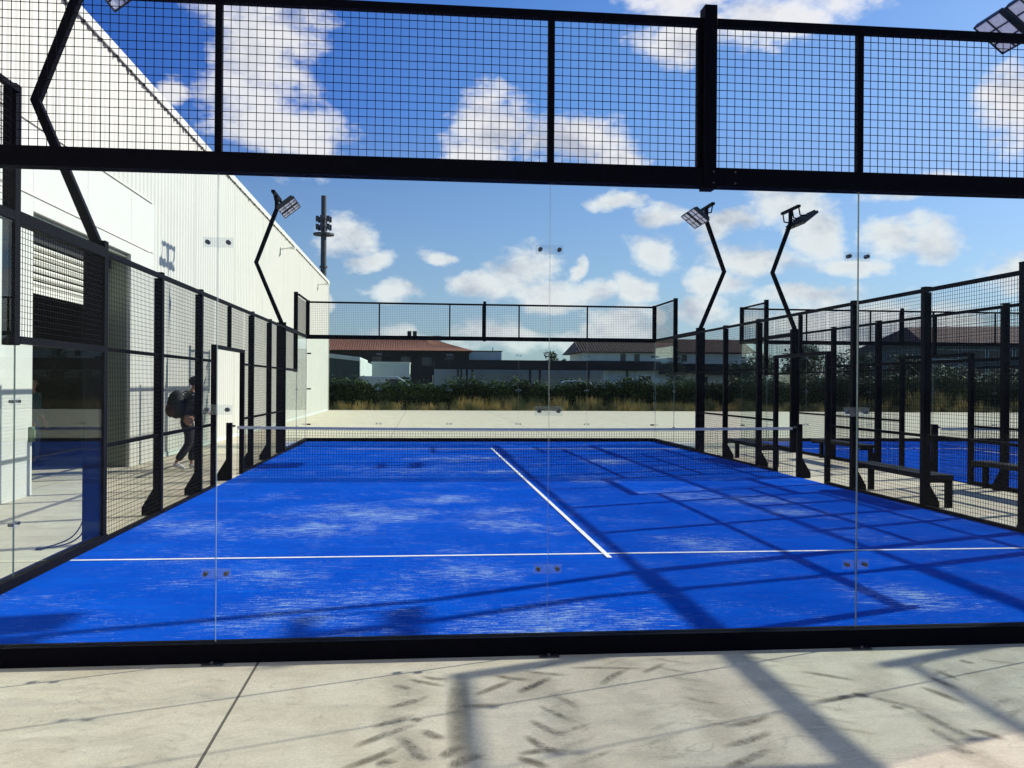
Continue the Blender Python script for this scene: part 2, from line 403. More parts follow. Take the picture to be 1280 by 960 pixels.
cd = bpy.data.cameras.new('camera'); cam = bpy.data.objects.new('camera', cd); col.objects.link(cam)
cx, cy, cz, yaw, pit, rol, fpx = -1.78402, -5.43307, 1.66226, .10153, .00051, .0067, 1106.226
fw = Vector((math.sin(yaw)*math.cos(pit), math.cos(yaw)*math.cos(pit), math.sin(pit)))
rt = Vector((math.cos(yaw), -math.sin(yaw), 0)); up = rt.cross(fw)
r2 = rt*math.cos(rol) + up*math.sin(rol); u2 = -rt*math.sin(rol) + up*math.cos(rol)
cam.matrix_world = Matrix(((r2.x, u2.x, -fw.x, cx), (r2.y, u2.y, -fw.y, cy), (r2.z, u2.z, -fw.z, cz), (0, 0, 0, 1)))
cd.sensor_fit = 'HORIZONTAL'; cd.sensor_width = 36; cd.lens = fpx/1280*36
cd.clip_start = .05; cd.clip_end = 3000
sc.camera = cam
sc.view_settings.view_transform = 'Standard'; sc.view_settings.look = 'None'; sc.view_settings.exposure = 0
sc.cycles.transparent_max_bounces = 40
sc.cycles.max_bounces = 6; sc.cycles.diffuse_bounces = 3; sc.cycles.glossy_bounces = 4
sc.cycles.caustics_reflective = False; sc.cycles.caustics_refractive = False
sc.render.film_transparent = False

# ------------------------------------------------------------------ ground
g = MB(); g.add([(-600,-600,-.02),(600,-600,-.02),(600,900,-.02),(-600,900,-.02)], [(0,1,2,3)])
tag(g.build('ground', M['soil']), kind='structure')
g = MB(); g.box(-40, 70, -25, 50.4, -.1, 0)
tag(g.build('concrete_pavement', M['concrete']), kind='structure')
g = MB(); g.add([(-40,57,-.006),(90,57,-.006),(90,140,-.006),(-40,140,-.006)], [(0,1,2,3)])
tag(g.build('car_park', M['asphalt']), kind='structure')

# tractor tyre marks and one painted shadow streak on the slab (thin sheets with a worn alpha)
marks = [(-1.93,-.85,-1.75,-.72,1),(-2.0,-1.09,-1.82,-.97,1),(-2.06,-1.32,-1.82,-1.11,1),(-2.1,-1.55,-1.89,-1.36,1),(-1.92,-.52,-1.83,-.59,.8),(-1.83,-.43,-1.66,-.55,.7),(-1.76,-.38,-1.63,-.44,.5),(-1.47,-.69,-1.27,-.5,.8),(-1.34,-.4,-1.16,-.49,.8),(-1.24,-.66,-1.06,-.48,.7),(-1.22,-1.1,-1.09,-1.29,.8),(-1.27,-1.29,-1.15,-1.49,.9),(-1.15,-.91,-1.04,-1.11,.6),(-1.07,-.76,-.99,-.92,.5),(-1.16,-.34,-.95,-.42,.5),(-1.76,-1.17,-1.67,-1.28,1.2),(-1.87,-1.25,-1.78,-1.47,1.6),(-1.64,-1.59,-1.5,-1.48,1.5),(-1.68,-1.48,-1.6,-1.38,1.6),(-1.57,-.87,-1.37,-.86,.7),(-1.32,-1.48,-1.1,-1.46,.9),(-1.81,-1.43,-1.73,-1.5,1),(-1.96,-1.55,-1.88,-1.5,1.5),(-1.82,-1.02,-1.77,-1.04,1),(-.28,-1.24,-.04,-1.13,1),(-.37,-1.47,-.12,-1.33,1),(-.43,-1.68,-.2,-1.53,1),(-.77,-.59,-.58,-.36,.8),(-1.24,-.68,-1.06,-.46,.8),(-1.34,-1.52,-1.23,-1.63,1),(-.87,-.3,-.5,-.35,.5),(-.49,-.41,-.34,-.27,.5),(.45,-.49,.67,-.65,.6),(.29,-.95,.63,-.84,.8),(.67,-1.04,.72,-1.08,.8),(.77,-1.14,.83,-1.5,.8),(1.12,-.64,1.16,-.84,.7),(1.24,-.51,1.26,-.69,.7),(1.49,-.35,1.54,-.41,.7),(.99,-.8,1.06,-1.03,.8),(.66,-1.57,.72,-1.65,1),(.7,-1.36,.73,-1.58,.8),(.88,-1.39,.96,-1.51,1),(.62,-.92,.8,-1.12,.5),(.55,-.85,.62,-.89,1.6)]
vs, fs, fade = [], [], []
def smear(p, q, wd, amp, nseg=8, nw=4):
    p = Vector((*p, .003)); q = Vector((*q, .003)); d = q-p; a = Vector((-d.y, d.x, 0)).normalized()
    base = len(vs); bend = rnd.uniform(-.02, .02)
    for i in range(nseg+1):
        t = i/nseg
        for j in range(nw+1):
            s = j/nw*2-1
            vs.append(tuple(p + d*t + a*(s*wd*(.75+.25*math.sin(math.pi*t)) + bend*math.sin(math.pi*t))))
            fade.append(amp*max(0, 1-s*s)*min(1, 4.5*t, 3*(1-t)))
    for i in range(nseg):
        for j in range(nw):
            k = base+i*(nw+1)+j
            fs.append((k, k+1, k+nw+2, k+nw+1))
for x0, y0, x1, y1, w_ in marks:
    cxm, cym = (x0+x1)/2, (y0+y1)/2; k_ = 1.28; smear((cxm+(x0-cxm)*k_, cym+(y0-cym)*k_), (cxm+(x1-cxm)*k_, cym+(y1-cym)*k_), .024+.012*w_, .40+.24*min(w_, 1))
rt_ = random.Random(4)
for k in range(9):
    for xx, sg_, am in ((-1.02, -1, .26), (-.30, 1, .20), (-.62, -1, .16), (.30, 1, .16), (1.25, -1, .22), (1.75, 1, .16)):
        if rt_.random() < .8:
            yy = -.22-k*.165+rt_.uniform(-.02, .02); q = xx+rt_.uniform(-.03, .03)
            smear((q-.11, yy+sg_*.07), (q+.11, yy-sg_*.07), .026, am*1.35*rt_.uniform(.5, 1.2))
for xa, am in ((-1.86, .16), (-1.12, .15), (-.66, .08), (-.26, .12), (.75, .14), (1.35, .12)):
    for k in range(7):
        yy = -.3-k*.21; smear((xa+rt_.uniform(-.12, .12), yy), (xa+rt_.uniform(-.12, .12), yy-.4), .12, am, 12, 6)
# painted shade deepening the step rail's cast shadow, then faint tread prints
smear((-1.55, -.32), (-1.60, -1.75), .07, .42, 24, 8)
for k in range(10):
    y = -.4-k*.13
    for bx in (-3.55, -3.05, 2.35):
        smear((bx-.1, y), (bx+.02, y+.08), .022, .10); smear((bx+.2, y), (bx+.08, y+.08), .022, .10)
me = bpy.data.meshes.new('tyre_and_shadow_marks'); me.from_pydata(vs, [], fs)
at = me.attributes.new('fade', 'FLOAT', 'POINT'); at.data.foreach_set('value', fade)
me.materials.append(M['tyre_shade']); ob = bpy.data.objects.new('tyre_and_shadow_marks', me); col.objects.link(ob)
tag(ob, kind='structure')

# ------------------------------------------------------------------ padel court parts
WT = .0036     # wire
def mesh_x(x0, x1, z0, z1, y, step=.05, wt=WT):
    """welded mesh in a plane of constant y"""
    m = MB(); n = max(1, round((x1-x0)/step)); k = max(1, round((z1-z0)/step))
    for i in range(1, n):
        x = x0+(x1-x0)*i/n; m.bar((x, y, z0), (x, y, z1), wt, caps=False)
    for i in range(1, k):
        z = z0+(z1-z0)*i/k; m.bar((x0, y+wt*.9, z), (x1, y+wt*.9, z), wt, caps=False)
    return m
def mesh_y(y0, y1, z0, z1, x, step=.05, wt=WT):
    m = MB(); n = max(1, round((y1-y0)/step)); k = max(1, round((z1-z0)/step))
    for i in range(1, n):
        y = y0+(y1-y0)*i/n; m.bar((x, y, z0), (x, y, z1), wt, caps=False)
    for i in range(1, k):
        z = z0+(z1-z0)*i/k; m.bar((x+wt*.9, y0, z), (x+wt*.9, y1, z), wt, caps=False)
    return m
GM = [M['glass'], M['edge']]
def pane_x(x0, x1, z0, z1, y, parent):
    m = MB(); m.box(x0+.0025, x1-.0025, y-.006, y+.006, z0, z1, 0, (1,1,0,1,0,1))
    return m.build('glass_pane', GM, parent)
def pane_y(y0, y1, z0, z1, x, parent):
    m = MB(); m.box(x-.006, x+.006, y0+.0025, y1-.0025, z0, z1, 0, (1,1,1,0,1,0))
    return m.build('glass_pane', GM, parent)
def clamp_x(x, z, y, parent, sgn):
    pl_ = MB(); pl_.box(x-.088, x+.088, y+.0075, y+.0115, z-.03, z+.03)
    c = pl_.build('clamp_plate', M['plate'], parent)
    for s in (-1, 1):
        b = MB(); b.cyl((x+s*.06, y-.014, z), (x+s*.06, y+.022, z), .013, n=14)
        b.cyl((x+s*.06, y-.018, z), (x+s*.06, y-.014, z), .008, n=8)
        b.build('bolt', M['steel'], c)
def clamp_y(y, z, x, parent):
    pl_ = MB(); pl_.box(x+.0075, x+.0115, y-.088, y+.088, z-.03, z+.03)
    c = pl_.build('clamp_plate', M['plate'], parent)
    for s in (-1, 1):
        b = MB(); b.cyl((x-.014, y+s*.06, z), (x+.022, y+s*.06, z), .013, n=12)
        b.build('bolt', M['steel'], c)

def end_wall(cx, y, sg, label):
    """sg = -1: frame stands on the -Y side of the glass (near end), +1: on the far end"""
    t = empty('glass_end_wall', (cx, y, 0)); tag(t, label, 'glass wall', 'glass end walls of the padel courts')
    ya, yb = (y-.05, y+.05) 
    MB().box(cx-5.05, cx+5.05, ya, yb, 0, .115).build('base_rail', M['black'], t, bevel=.003)
    MB().box(cx-5.05, cx+5.05, ya, yb, 2.912, 3.03).build('middle_rail', M['black'], t, bevel=.003)
    MB().box(cx-5.05, cx+5.05, y-.025, y+.025, 3.925, 3.975).build('top_rail', M['black'], t, bevel=.002)
    for k in range(5):
        pane_x(cx-5+2*k, cx-3+2*k, .115, 2.912, y, t)
    xs = [-5.05, -3, -1, 0, 1, 3, 5.05]
    for x in (-3, -1, 1, 3):
        MB().box(cx+x-.02, cx+x+.02, y-.022, y+.022, 3.03, 3.925).build('post', M['black'], t)
    c = MB().box(cx-.04, cx+.04, y-.06, y+.045, 2.895, 4.045)
    c.box(cx-.068, cx-.042, y-.02, y+.045, 3.032, 3.92)
    c.build('post', M['black'], t, bevel=.003)
    for z in (2.93, 3.0):
        for x in (.02, .16):
            MB().cyl((cx+x, y-.068, z), (cx+x, y-.05, z), .005, n=8).build('bolt', M['steel'], t)
    for x in (-5, 5):
        MB().box(cx+x-.05, cx+x+.05, y-.052, y+.052, 3.03, 4.0).build('post', M['black'], t, bevel=.003)
    for a, b in zip(xs[:-1], xs[1:]):
        mesh_x(cx+a+.02, cx+b-.02, 3.03, 3.925, y-.012).build('mesh_panel', M['wire'], t)
    for x in (-3, -1, 1, 3):
        for z in (.52, 1.5, 2.5): clamp_x(cx+x, z, y, t, sg)
        f = MB().box(cx+x-.06, cx+x+.06, y-.10, y-.052, 0, .008); f.cyl((cx+x, y-.08, .008), (cx+x, y-.08, .022), .010, n=6)
        f.build('anchor_plate', M['steel'], t)
    for x in (-5, 5):
        for z in (.5, 1.5, 2.5):
            s = 1 if x > 0 else -1
            MB().box(cx+x-s*.10, cx+x+s*.012, y-.010-.004, y+.012, z-.02, z+.02).build('corner_bracket', M['black'], t)
    return t

def side_fence(x, s, label):
    """x court edge; s = outward direction (-1 left, +1 right)"""
    t = empty('side_fence', (x, 10, 0)); tag(t, label, 'fence', 'side fences of the padel courts')
    def outx(a, b): return (x+s*a, x+s*b)
    xa, xb = outx(-.01, .09)
    bm = M['black']
    for ya, yb in ((0.052, 8.85), (11.15, 19.948)):
        if ya < 1:
            MB().box(xa, xb, ya, 4.05, 0, .10).build('base_rail', bm, t, bevel=.003)
            MB().box(x+s*.0, x+s*.045, 4.05, yb, 0.002, .06).build('base_rail', bm, t)
        else:
            MB().box(xa, xb, 15.95, yb, 0, .10).build('base_rail', bm, t, bevel=.003)
            MB().box(x+s*.0, x+s*.045, ya, 15.95, 0.002, .06).build('base_rail', bm, t)
    # stepped glass and frame at both ends
    for e in (0, 1):
        Y = (lambda q: q) if e == 0 else (lambda q: 20-q)
        a, b = sorted((Y(.06), Y(2))); pane_y(a, b, .10, 2.93, x+s*.02, t)
        a, b = sorted((Y(2), Y(4))); pane_y(a, b, .10, 1.96, x+s*.02, t)
        for z in (.52, 1.5): clamp_y(Y(2), z, x+s*.02, t)
        def bx(y0, y1, z0, z1, nm='rail', w0=0, w1=.08):
            y0, y1 = sorted((Y(y0), Y(y1)))
            MB().box(x+s*w0, x+s*w1, y0, y1, z0, z1).build(nm, bm, t, bevel=.003)
        bx(.052, 1.95, 2.935, 3.015)
        bx(.052, 1.95, 3.945, 3.99, w0=-.035, w1=.01)
        bx(2.05, 3.95, 2.93, 3.03)
        bx(2.05, 3.95, 1.965, 2.025, w0=.0, w1=.06)
        bx(1.95, 2.05, 1.95, 4.03, 'post', 0, .1)
        bx(3.95, 4.05, 0, 3.08, 'post', 0.0, .21)
        a, b = sorted((Y(.05), Y(1.95))); mesh_y(a, b, 3.015, 3.94, x+s*.03).build('mesh_panel', M['wire'], t)
        a, b = sorted((Y(2.05), Y(3.95))); mesh_y(a, b, 2.025, 2.93, x+s*.03).build('mesh_panel', M['wire'], t)
    # top rail of the mesh part
    MB().box(x+s*.002, x+s*.052, 4.05, 15.95, 2.955, 3.005).build('top_rail', bm, t)
    for y in (6, 8, 12, 14):
        MB().box(x+s*.0, x+s*.10, y-.05, y+.05, 0, 2.95 if False else 2.954).build('post', bm, t, bevel=.003)
        MB().box(x+s*.0, x+s*.10, y-.05, y+.05, 3.006, 3.03).build('post_cap', bm, t)
        MB().prism([(x+s*.10, .006), (x+s*.24, .006), (x+s*.24, .10), (x+s*.17, .22), (x+s*.10, .34)], 1, y-.03, y+.03).build('foot_gusset', bm, t)
    MB().box(x+s*.01, x+s*.07, 9.97, 10.03, 2.262, 2.954).build('post', bm, t)
    for y in (8.9, 11.1):
        MB().box(x+s*.0, x+s*.08, y-.04, y+.04, 0, 2.2).build('gate_post', bm, t, bevel=.003)
    MB().box(x+s*.0, x+s*.08, 8.86, 11.14, 2.202, 2.26).build('gate_header', bm, t)
    bays = [(4.05, 5.95), (6.05, 7.95), (8.05, 8.86), (11.14, 11.95), (12.05, 13.95), (14.05, 15.95)]
    for a, b in bays:
        mesh_y(a, b, .06, 2.955, x+s*.02).build('mesh_panel', M['wire'], t)
        for z in (1.0, 2.0):
            MB().box(x+s*.035, x+s*.075, a, b, z-.02, z+.02).build('rail', bm, t)
    for a, b in ((8.86, 9.97), (10.03, 11.14)):
        mesh_y(a, b, 2.262, 2.955, x+s*.02).build('mesh_panel', M['wire'], t)
    return t

def net(cx, label):
    t = empty('padel_net', (cx, 10, 0)); tag(t, label, 'net', 'nets across the padel courts')
    for s in (-1, 1):
        x = cx+s*5.03
        MB().box(x-.045, x+.045, 9.955, 10.045, 0, .98).build('net_post', M['black'], t, bevel=.003)
        MB().prism([(x+s*.045, .0), (x+s*.20, .0), (x+s*.20, .10), (x+s*.14, .2), (x+s*.045, .36)], 1, 9.96, 10.04).build('foot_gusset', M['black'], t)
        MB().cyl((x-s*.10, 10, .925), (x-s*.04, 10, .925), .018, n=8).build('tension_reel', M['steel'], t)
    def top(u): return .895+.03*(abs(u)/5)**2
    n = 24; m = MB(); b = MB()
    for i in range(n):
        u0 = -4.9+9.8*i/n; u1 = -4.9+9.8*(i+1)/n
        z0, z1 = top(u0), top(u1)
        b.add([(cx+u0, 9.993, z0-.046), (cx+u1, 9.993, z1-.046), (cx+u1, 9.993, z1), (cx+u0, 9.993, z0),
               (cx+u0, 10.007, z0-.046), (cx+u1, 10.007, z1-.046), (cx+u1, 10.007, z1), (cx+u0, 10.007, z0)],
              [(0,1,2,3), (7,6,5,4), (3,2,6,7), (0,4,5,1)])
    b.build('net_band', M['band'], t)
    k = 218
    for i in range(k+1):
        u = -4.9+9.8*i/k; m.bar((cx+u, 10, .03), (cx+u, 10, top(u)-.05), .0042, caps=False)
    for j in range(19):
        f = j/18
        for i in range(4):
            u0 = -4.9+9.8*i/4; u1 = -4.9+9.8*(i+1)/4
            m.bar((cx+u0, 10.002, .03+f*(top(u0)-.09)), (cx+u1, 10.002, .03+f*(top(u1)-.09)), .0042, caps=False)
    m.build('net_mesh', M['netcord'], t)
    return t

def mast(x, y, s, label):
    """s = outward direction"""
    t = empty('floodlight_mast', (x, y, 3.08)); tag(t, label, 'floodlight', 'floodlight masts of the padel courts')
    P0 = Vector((x+s*.10, y, 3.08)); P1 = Vector((x+s*.70, y, 4.51)); P2 = Vector((x+s*.24, y, 5.76))
    m = MB(); w = .088
    d1 = (P1-P0).normalized(); d2 = (P2-P1).normalized()
    def sec(P, nrm):   # mitred section
        a = Vector((1, 0, 0)); a = (a - nrm*a.dot(nrm)); sc_ = 1/max(.5, a.length); a.normalize()
        return [P + a*(w/2*i) + Vector((0, w/2*j, 0)) for i, j in ((-1,-1),(1,-1),(1,1),(-1,1))]
    mid = (d1+d2).normalized()
    S = [sec(P0, d1), sec(P1, mid), sec(P2, d2)]
    vv = [tuple(p) for q in S for p in q]
    ff = [(3,2,1,0), (8,9,10,11)]
    for r_ in (0, 4):
        for k in range(4): ff.append((r_+k, r_+(k+1) % 4, r_+4+(k+1) % 4, r_+4+k))
    m.add(vv, ff); m.box(x+s*.0, x+s*.2, y-.052, y+.052, 3.081, 3.10)
    m.build('pole', M['black'], t)
    c = MB(); c.bar(P2-Vector((0,0,.02)), P2+Vector((s*.0, 0, .32)), .07, .09)
    zb = P2.z+.34; c.box(P2.x-.04, P2.x+.04, y-.52, y+.52, zb-.03, zb+.03)
    cb = c.build('crossbar', M['black'], t)
    for e in (-1, 1):
        yc = y+e*.29
        cen = Vector((P2.x-s*.30, yc, P2.z+.06))
        nrm = Vector((-s*.62, 0, -.78)).normalized()
        tang = Vector((-s*.78, 0, .62)).normalized()
        # make tangent perpendicular to nrm, in the x-z plane
        tang = Vector((nrm.z, 0, -nrm.x)).normalized()
        hy, ht, th = .24, .24, .045
        fl = MB(); ln = MB()
        def B(u0, u1, v0, v1, w0, w1, mb):
            pts = []
            for ww in (w0, w1):
                for uu, v_ in ((u0, v0), (u1, v0), (u1, v1), (u0, v1)):
                    pts.append(cen + Vector((0, uu, 0)) + tang*v_ + nrm*ww)
            mb.add(pts, [(0,3,2,1), (4,5,6,7), (0,1,5,4), (1,2,6,5), (2,3,7,6), (3,0,4,7)])
        B(-hy, hy, -ht, ht, -th, 0, fl)
        for q in range(7):      # cooling fins
            u = -hy+.04+q*(2*hy-.08)/6; B(u-.006, u+.006, -ht+.03, ht-.03, -th-.05, -th, fl)
        for u in (-hy+.008, 0.0, hy-.008): B(u-.008, u+.008, -ht, ht, .0, .022, fl)
        for v_ in (-ht+.008, -ht/3, ht/3, ht-.008): B(-hy, hy, v_-.008, v_+.008, .001, .02, fl)
        body = fl.build('floodlight', M['lamp_body'], t)
        B(-hy+.02, hy-.02, -ht+.02, ht-.02, .002, .010, ln)
        ln.build('lens', M['lens'], body)
        for q in (-.19, .19):
            yk = MB()
            yk.bar(Vector((P2.x, yc+q, zb)), Vector((P2.x-s*.04, yc+q, zb-.22)), .022, .03)
            yk.bar(Vector((P2.x-s*.04, yc+q, zb-.22)), cen+Vector((0, q, 0))-nrm*(th), .022, .03)
            yk.build('yoke', M['black'], body)
    return t

def bench(x0, x1, xl, y0, y1, label):
    t = empty('bench', ((x0+x1)/2, (y0+y1)/2, 0)); tag(t, label, 'bench', 'benches between the padel courts')
    MB().box(x0, x1, y0, y1, .385, .455).build('seat', M['wood'], t, bevel=.008)
    for y in (y0+.05, y1-.05):
        MB().box(xl-.04, xl+.04, y-.04, y+.04, 0, .384).build('leg', M['black'], t, bevel=.003)
        a = x0 if abs(xl-x0) > abs(xl-x1) else x1
        MB().box(min(a, xl)+.0, max(a, xl), y-.02, y+.02, .345, .384-.001).build('bracket', M['black'], t)
    return t

CX2 = 12.65
for cxx, nm in ((0, 'near'), (CX2, 'second')):
    g = MB(); g.box(cxx-4.999, cxx+4.999, .04, 19.96, .001, .02)
    tag(g.build('court_surface', M['turf']), kind='structure')
    g = MB()
    for y in (3.05, 16.95): g.add([(cxx-4.98, y-.025, .024), (cxx+4.98, y-.025, .024), (cxx+4.98, y+.025, .024), (cxx-4.98, y+.025, .024)], [(0,1,2,3)])
    g.add([(cxx-.025, 2.82, .028), (cxx+.025, 2.82, .028), (cxx+.025, 17.15, .028), (cxx-.025, 17.15, .028)], [(0,1,2,3)])
    tag(g.build('court_lines', M['line']), kind='structure')

made = []
made.append(end_wall(0, 0, -1, 'full width near glass wall with mesh on top, closest to the camera'))
made.append(end_wall(0, 20, 1, 'far glass end wall closing the main blue court in front of the hedge'))
made.append(side_fence(-5, -1, 'black mesh side fence along the white hall, with an open gateway and stepped glass ends'))
made.append(side_fence(5, 1, 'black mesh side fence on the right edge of the main blue court, beside the benches'))
made.append(net(0, 'low black net with pale top band stretched across the main blue court'))
made.append(mast(-5, 4, -1, 'zigzag black floodlight mast standing closest on the left, in front of the hall doorway'))
made.append(mast(5, 4, 1, 'floodlight mast nearest on the right, only its lamp showing in the top right corner'))
made.append(mast(-5, 16, -1, 'small zigzag floodlight mast at the far left, against the white hall wall and sky'))
made.append(mast(5, 16, 1, 'zigzag floodlight mast at the far right corner of the main court, pale lamps facing left'))
lab2 = ['near glass end wall of the second court, outside the frame to the right',
        'far glass end wall of the second blue court, in front of the dark trees',
        'black mesh fence on the left edge of the second court, behind the benches',
        'black mesh side fence on the far right edge of the second court',
        'black net with pale band across the second blue court at the right',
        'zigzag floodlight mast at the near left corner of the second court, outside the frame',
        'zigzag floodlight mast at the near right corner of the second court',
        'zigzag floodlight mast of the second court showing the dark backs of its lamps',
        'zigzag floodlight mast at the far right corner of the second court']
for k, t in enumerate(made):
    if k in (6, 8): continue      # right-hand masts of the second court are never in view
    c = copy_tree(t, None, (CX2, 0, 0)); c['label'] = lab2[k]

bench(5.16, 5.52, 5.47, 6.08, 8.30, 'black bench in the concrete strip beside the closer half of the main court fence')
bench(5.16, 5.52, 5.47, 12.05, 14.42, 'black bench in the concrete strip beyond the net of the main court')
bench(7.26, 7.60, 7.50, 6.00, 8.38, 'black bench at the right frame edge against the second court fence')
bench(7.26, 7.60, 7.50, 12.05, 14.42, 'black bench against the second court fence beyond its net')

# two cables coming out of the mast foot, loosely lying on the slab outside the glass
def curve_tube(pts, r, name, mat, parent=None, origin=(0, 0, 0)):
    m = MB(); P = [Vector(p) for p in pts]; Q = []
    for i in range(len(P)-1):
        a = P[max(0, i-1)]; b = P[i]; c = P[i+1]; d = P[min(len(P)-1, i+2)]
        for k in range(6):
            t = k/6
            Q.append(.5*((2*b)+(c-a)*t+(2*a-5*b+4*c-d)*t*t+(3*b-a-3*c+d)*t**3))
    Q.append(P[-1])
    for a, b in zip(Q[:-1], Q[1:]): m.cyl(a, b, r, n=6, caps=False)
    return m.build(name, mat, parent, origin, smooth=True)
ck = empty('cable_tails', (-5.5, 4, 0)); tag(ck, 'pair of thin dark cables on the concrete at the foot of the left mast', 'cable')
curve_tube([(-5.52,3.73,.012),(-5.42,3.82,.03),(-5.33,3.98,.07),(-5.27,4.05,.16),(-5.22,4.08,.30)], .007, 'cable', M['cable'], ck)
curve_tube([(-5.50,3.72,.012),(-5.38,3.80,.02),(-5.28,3.92,.05),(-5.22,3.99,.12),(-5.20,4.0,.25)], .007, 'cable', M['cable'], ck)
MB().box(-5.55, -5.49, 3.69, 3.745, .002, .022).build('cable_end', M['cable'], ck)

# ------------------------------------------------------------------ hall
hall = empty('sports_hall', (-7.5, 20, 0)); tag(hall, 'tall white ribbed metal hall with a half open roller door, filling the left side', 'building')
WX = -7.5; Y0, Y1 = -12.0, 49.5; HT = 7.85; OY0, OY1, OZ = 8.14, 12.5, 4.15
def ribbed(ya, yb, za, zb, m):
    p = .25; n = int(round((yb-ya)/p)); p = (yb-ya)/n
    prof = []
    for i in range(n):
        y = ya+i*p
        prof += [(y, 0), (y+p*.50, 0), (y+p*.64, .024), (y+p*.86, .024)]
    prof.append((yb, 0))
    vs_ = []
    for y, d in prof:
        vs_ += [(WX+d, y, za), (WX+d, y, zb)]
    m.add(vs_, [(2*i, 2*i+2, 2*i+3, 2*i+1) for i in range(len(prof)-1)])
m = MB(); ribbed(Y0, 6.0, 0, HT, m); ribbed(6.0, 14.0, 5.42, HT, m); ribbed(14.0, Y1, 0, HT, m)
m.build('ribbed_wall', M['white_wall'], hall)
m = MB(); m.box(-35, WX-.002, Y1-.1, Y1, 0, HT-.01); m.box(-35, WX-.002, Y0, Y0+.1, 0, HT-.01); m.box(-35.1, -35, Y0, Y1, 0, HT-.01)
m.build('wall', M['white_wall'], hall)
m = MB(); m.box(-35, WX-.05, Y0, Y1, HT-.15, HT-.012); m.build('roof', M['palewall'], hall)
m = MB(); m.box(WX-.05, WX+.075, Y0, Y1+.03, HT-.01, HT+.03); m.box(WX+.05, WX+.075, Y0, Y1+.03, HT-.14, HT-.012)
m.build('roof_flashing', M['smooth_wall'], hall)
m = MB()
for k in range(60): y = 2+k*.8; m.box(WX+.055, WX+.085, y-.02, y+.02, HT-.19, HT-.142)
m.build('flashing_clips', M['darkpaint'], hall)
m = MB()
for k in range(7): y = 17.5+k*4.75; m.box(WX+.018, WX+.0275, y-.012, y+.012, .02, HT-.16)
m.build('panel_joint', M['slat'], hall)
m = MB(); m.box(WX+.003, WX+.032, 14.02, Y1, .0, .10); m.build('base_flashing', M['palegreen'], hall)
m = MB(); m.box(WX+.03, WX+.06, Y1-.03, Y1+.03, 0, HT-.15); m.build('corner_trim', M['smooth_wall'], hall)
# smooth portal around the roller door, joints left as real gaps
m = MB(); px = WX+.055
ys = [6.0, OY0, 10.25, OY1, 14.0]
for a, b in zip(ys[:-1], ys[1:]):
    for za, zb in ((4.385, 5.40),): m.box(WX-.02, px, a+.004, b-.004, za, zb)
m.box(WX-.02, px, 6.0, OY0-.004, 0, 4.36); m.box(WX-.02, px, OY1, 14.0, 0, 4.36)
m.box(WX-.02, px, OY0, OY1, OZ, 4.36)
m.build('portal_cladding', M['smooth_wall'], hall)
m = MB(); m.box(WX-.02, px+.022, 6.0, 13.66, 4.362, 4.383); m.box(WX-.02, px+.03, 6.0, 13.8, 5.402, 5.425); m.build('drip_strip', M['slat'], hall)
m = MB(); m.box(WX-.55, WX-.022, OY1+.0, OY1+.06, 0, OZ-.062); m.box(WX-.55, WX-.022, OY0-.06, OY0, 0, OZ-.062); m.box(WX-.55, WX-.022, OY0-.06, OY1+.06, OZ-.06, OZ)
m.build('door_jamb', M['jamb'], hall)
# shutter
sh = MB(); z = 3.16; X = WX-.42
sh.box(X-.02, X+.02, OY0+.02, OY1-.02, z-.10, z-.002); 
while z < 3.80:
    sh.prism([(X-.015, z), (X+.02, z+.012), (X+.045, z+.050), (X+.03, z+.085), (X-.015, z+.095)], 1, OY0+.02, OY1-.02); z += .118
shut = sh.build('roller_shutter', M['slat'], hall)
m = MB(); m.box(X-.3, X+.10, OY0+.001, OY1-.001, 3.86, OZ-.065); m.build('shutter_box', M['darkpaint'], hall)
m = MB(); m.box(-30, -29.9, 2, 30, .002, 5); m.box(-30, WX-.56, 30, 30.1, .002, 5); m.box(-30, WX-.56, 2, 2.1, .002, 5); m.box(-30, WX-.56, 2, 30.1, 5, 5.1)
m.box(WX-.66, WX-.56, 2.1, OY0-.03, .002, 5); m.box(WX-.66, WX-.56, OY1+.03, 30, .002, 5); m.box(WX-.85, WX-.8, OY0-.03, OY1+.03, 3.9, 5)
m.build('inner_wall', M['dark'], hall)  # liner coloured near-black, standing in for the shade inside the hall
m = MB(); m.box(px, px+.05, 8.02, 8.12, .78, 1.0); m.box(px+.05, px+.07, 8.04, 8.10, .82, .96); m.build('door_switch', M['handle'], hall)
# hall floor: concrete, coloured dark for the interior shade beyond the threshold strip
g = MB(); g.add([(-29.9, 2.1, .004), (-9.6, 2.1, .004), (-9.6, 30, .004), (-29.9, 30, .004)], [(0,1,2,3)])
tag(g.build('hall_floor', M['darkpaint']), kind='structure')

# wall lights on arms
for (y, z, nm) in ((30.95, 7.05, 'small wall lamp on a short arm, nearer of two high on the white hall'),
                   (43.87, 7.05, 'small wall lamp on a short arm near the far corner of the white hall')):
    t = empty('wall_lamp', (WX+.03, y, z)); tag(t, nm, 'wall lamp', 'lamps on the hall wall')
    MB().box(WX+.028, WX+.05, y-.05, y+.05, z-.25, z+.08).build('back_plate', M['palewall'], t)
    m = MB(); m.bar((WX+.05, y, z), (WX+.42, y, z+.05), .05); m.build('arm', M['palewall'], t)
    m = MB(); m.box(WX+.40, WX+.62, y-.10, y+.10, z, z+.09); m.build('lamp_head', M['palewall'], t, bevel=.01)

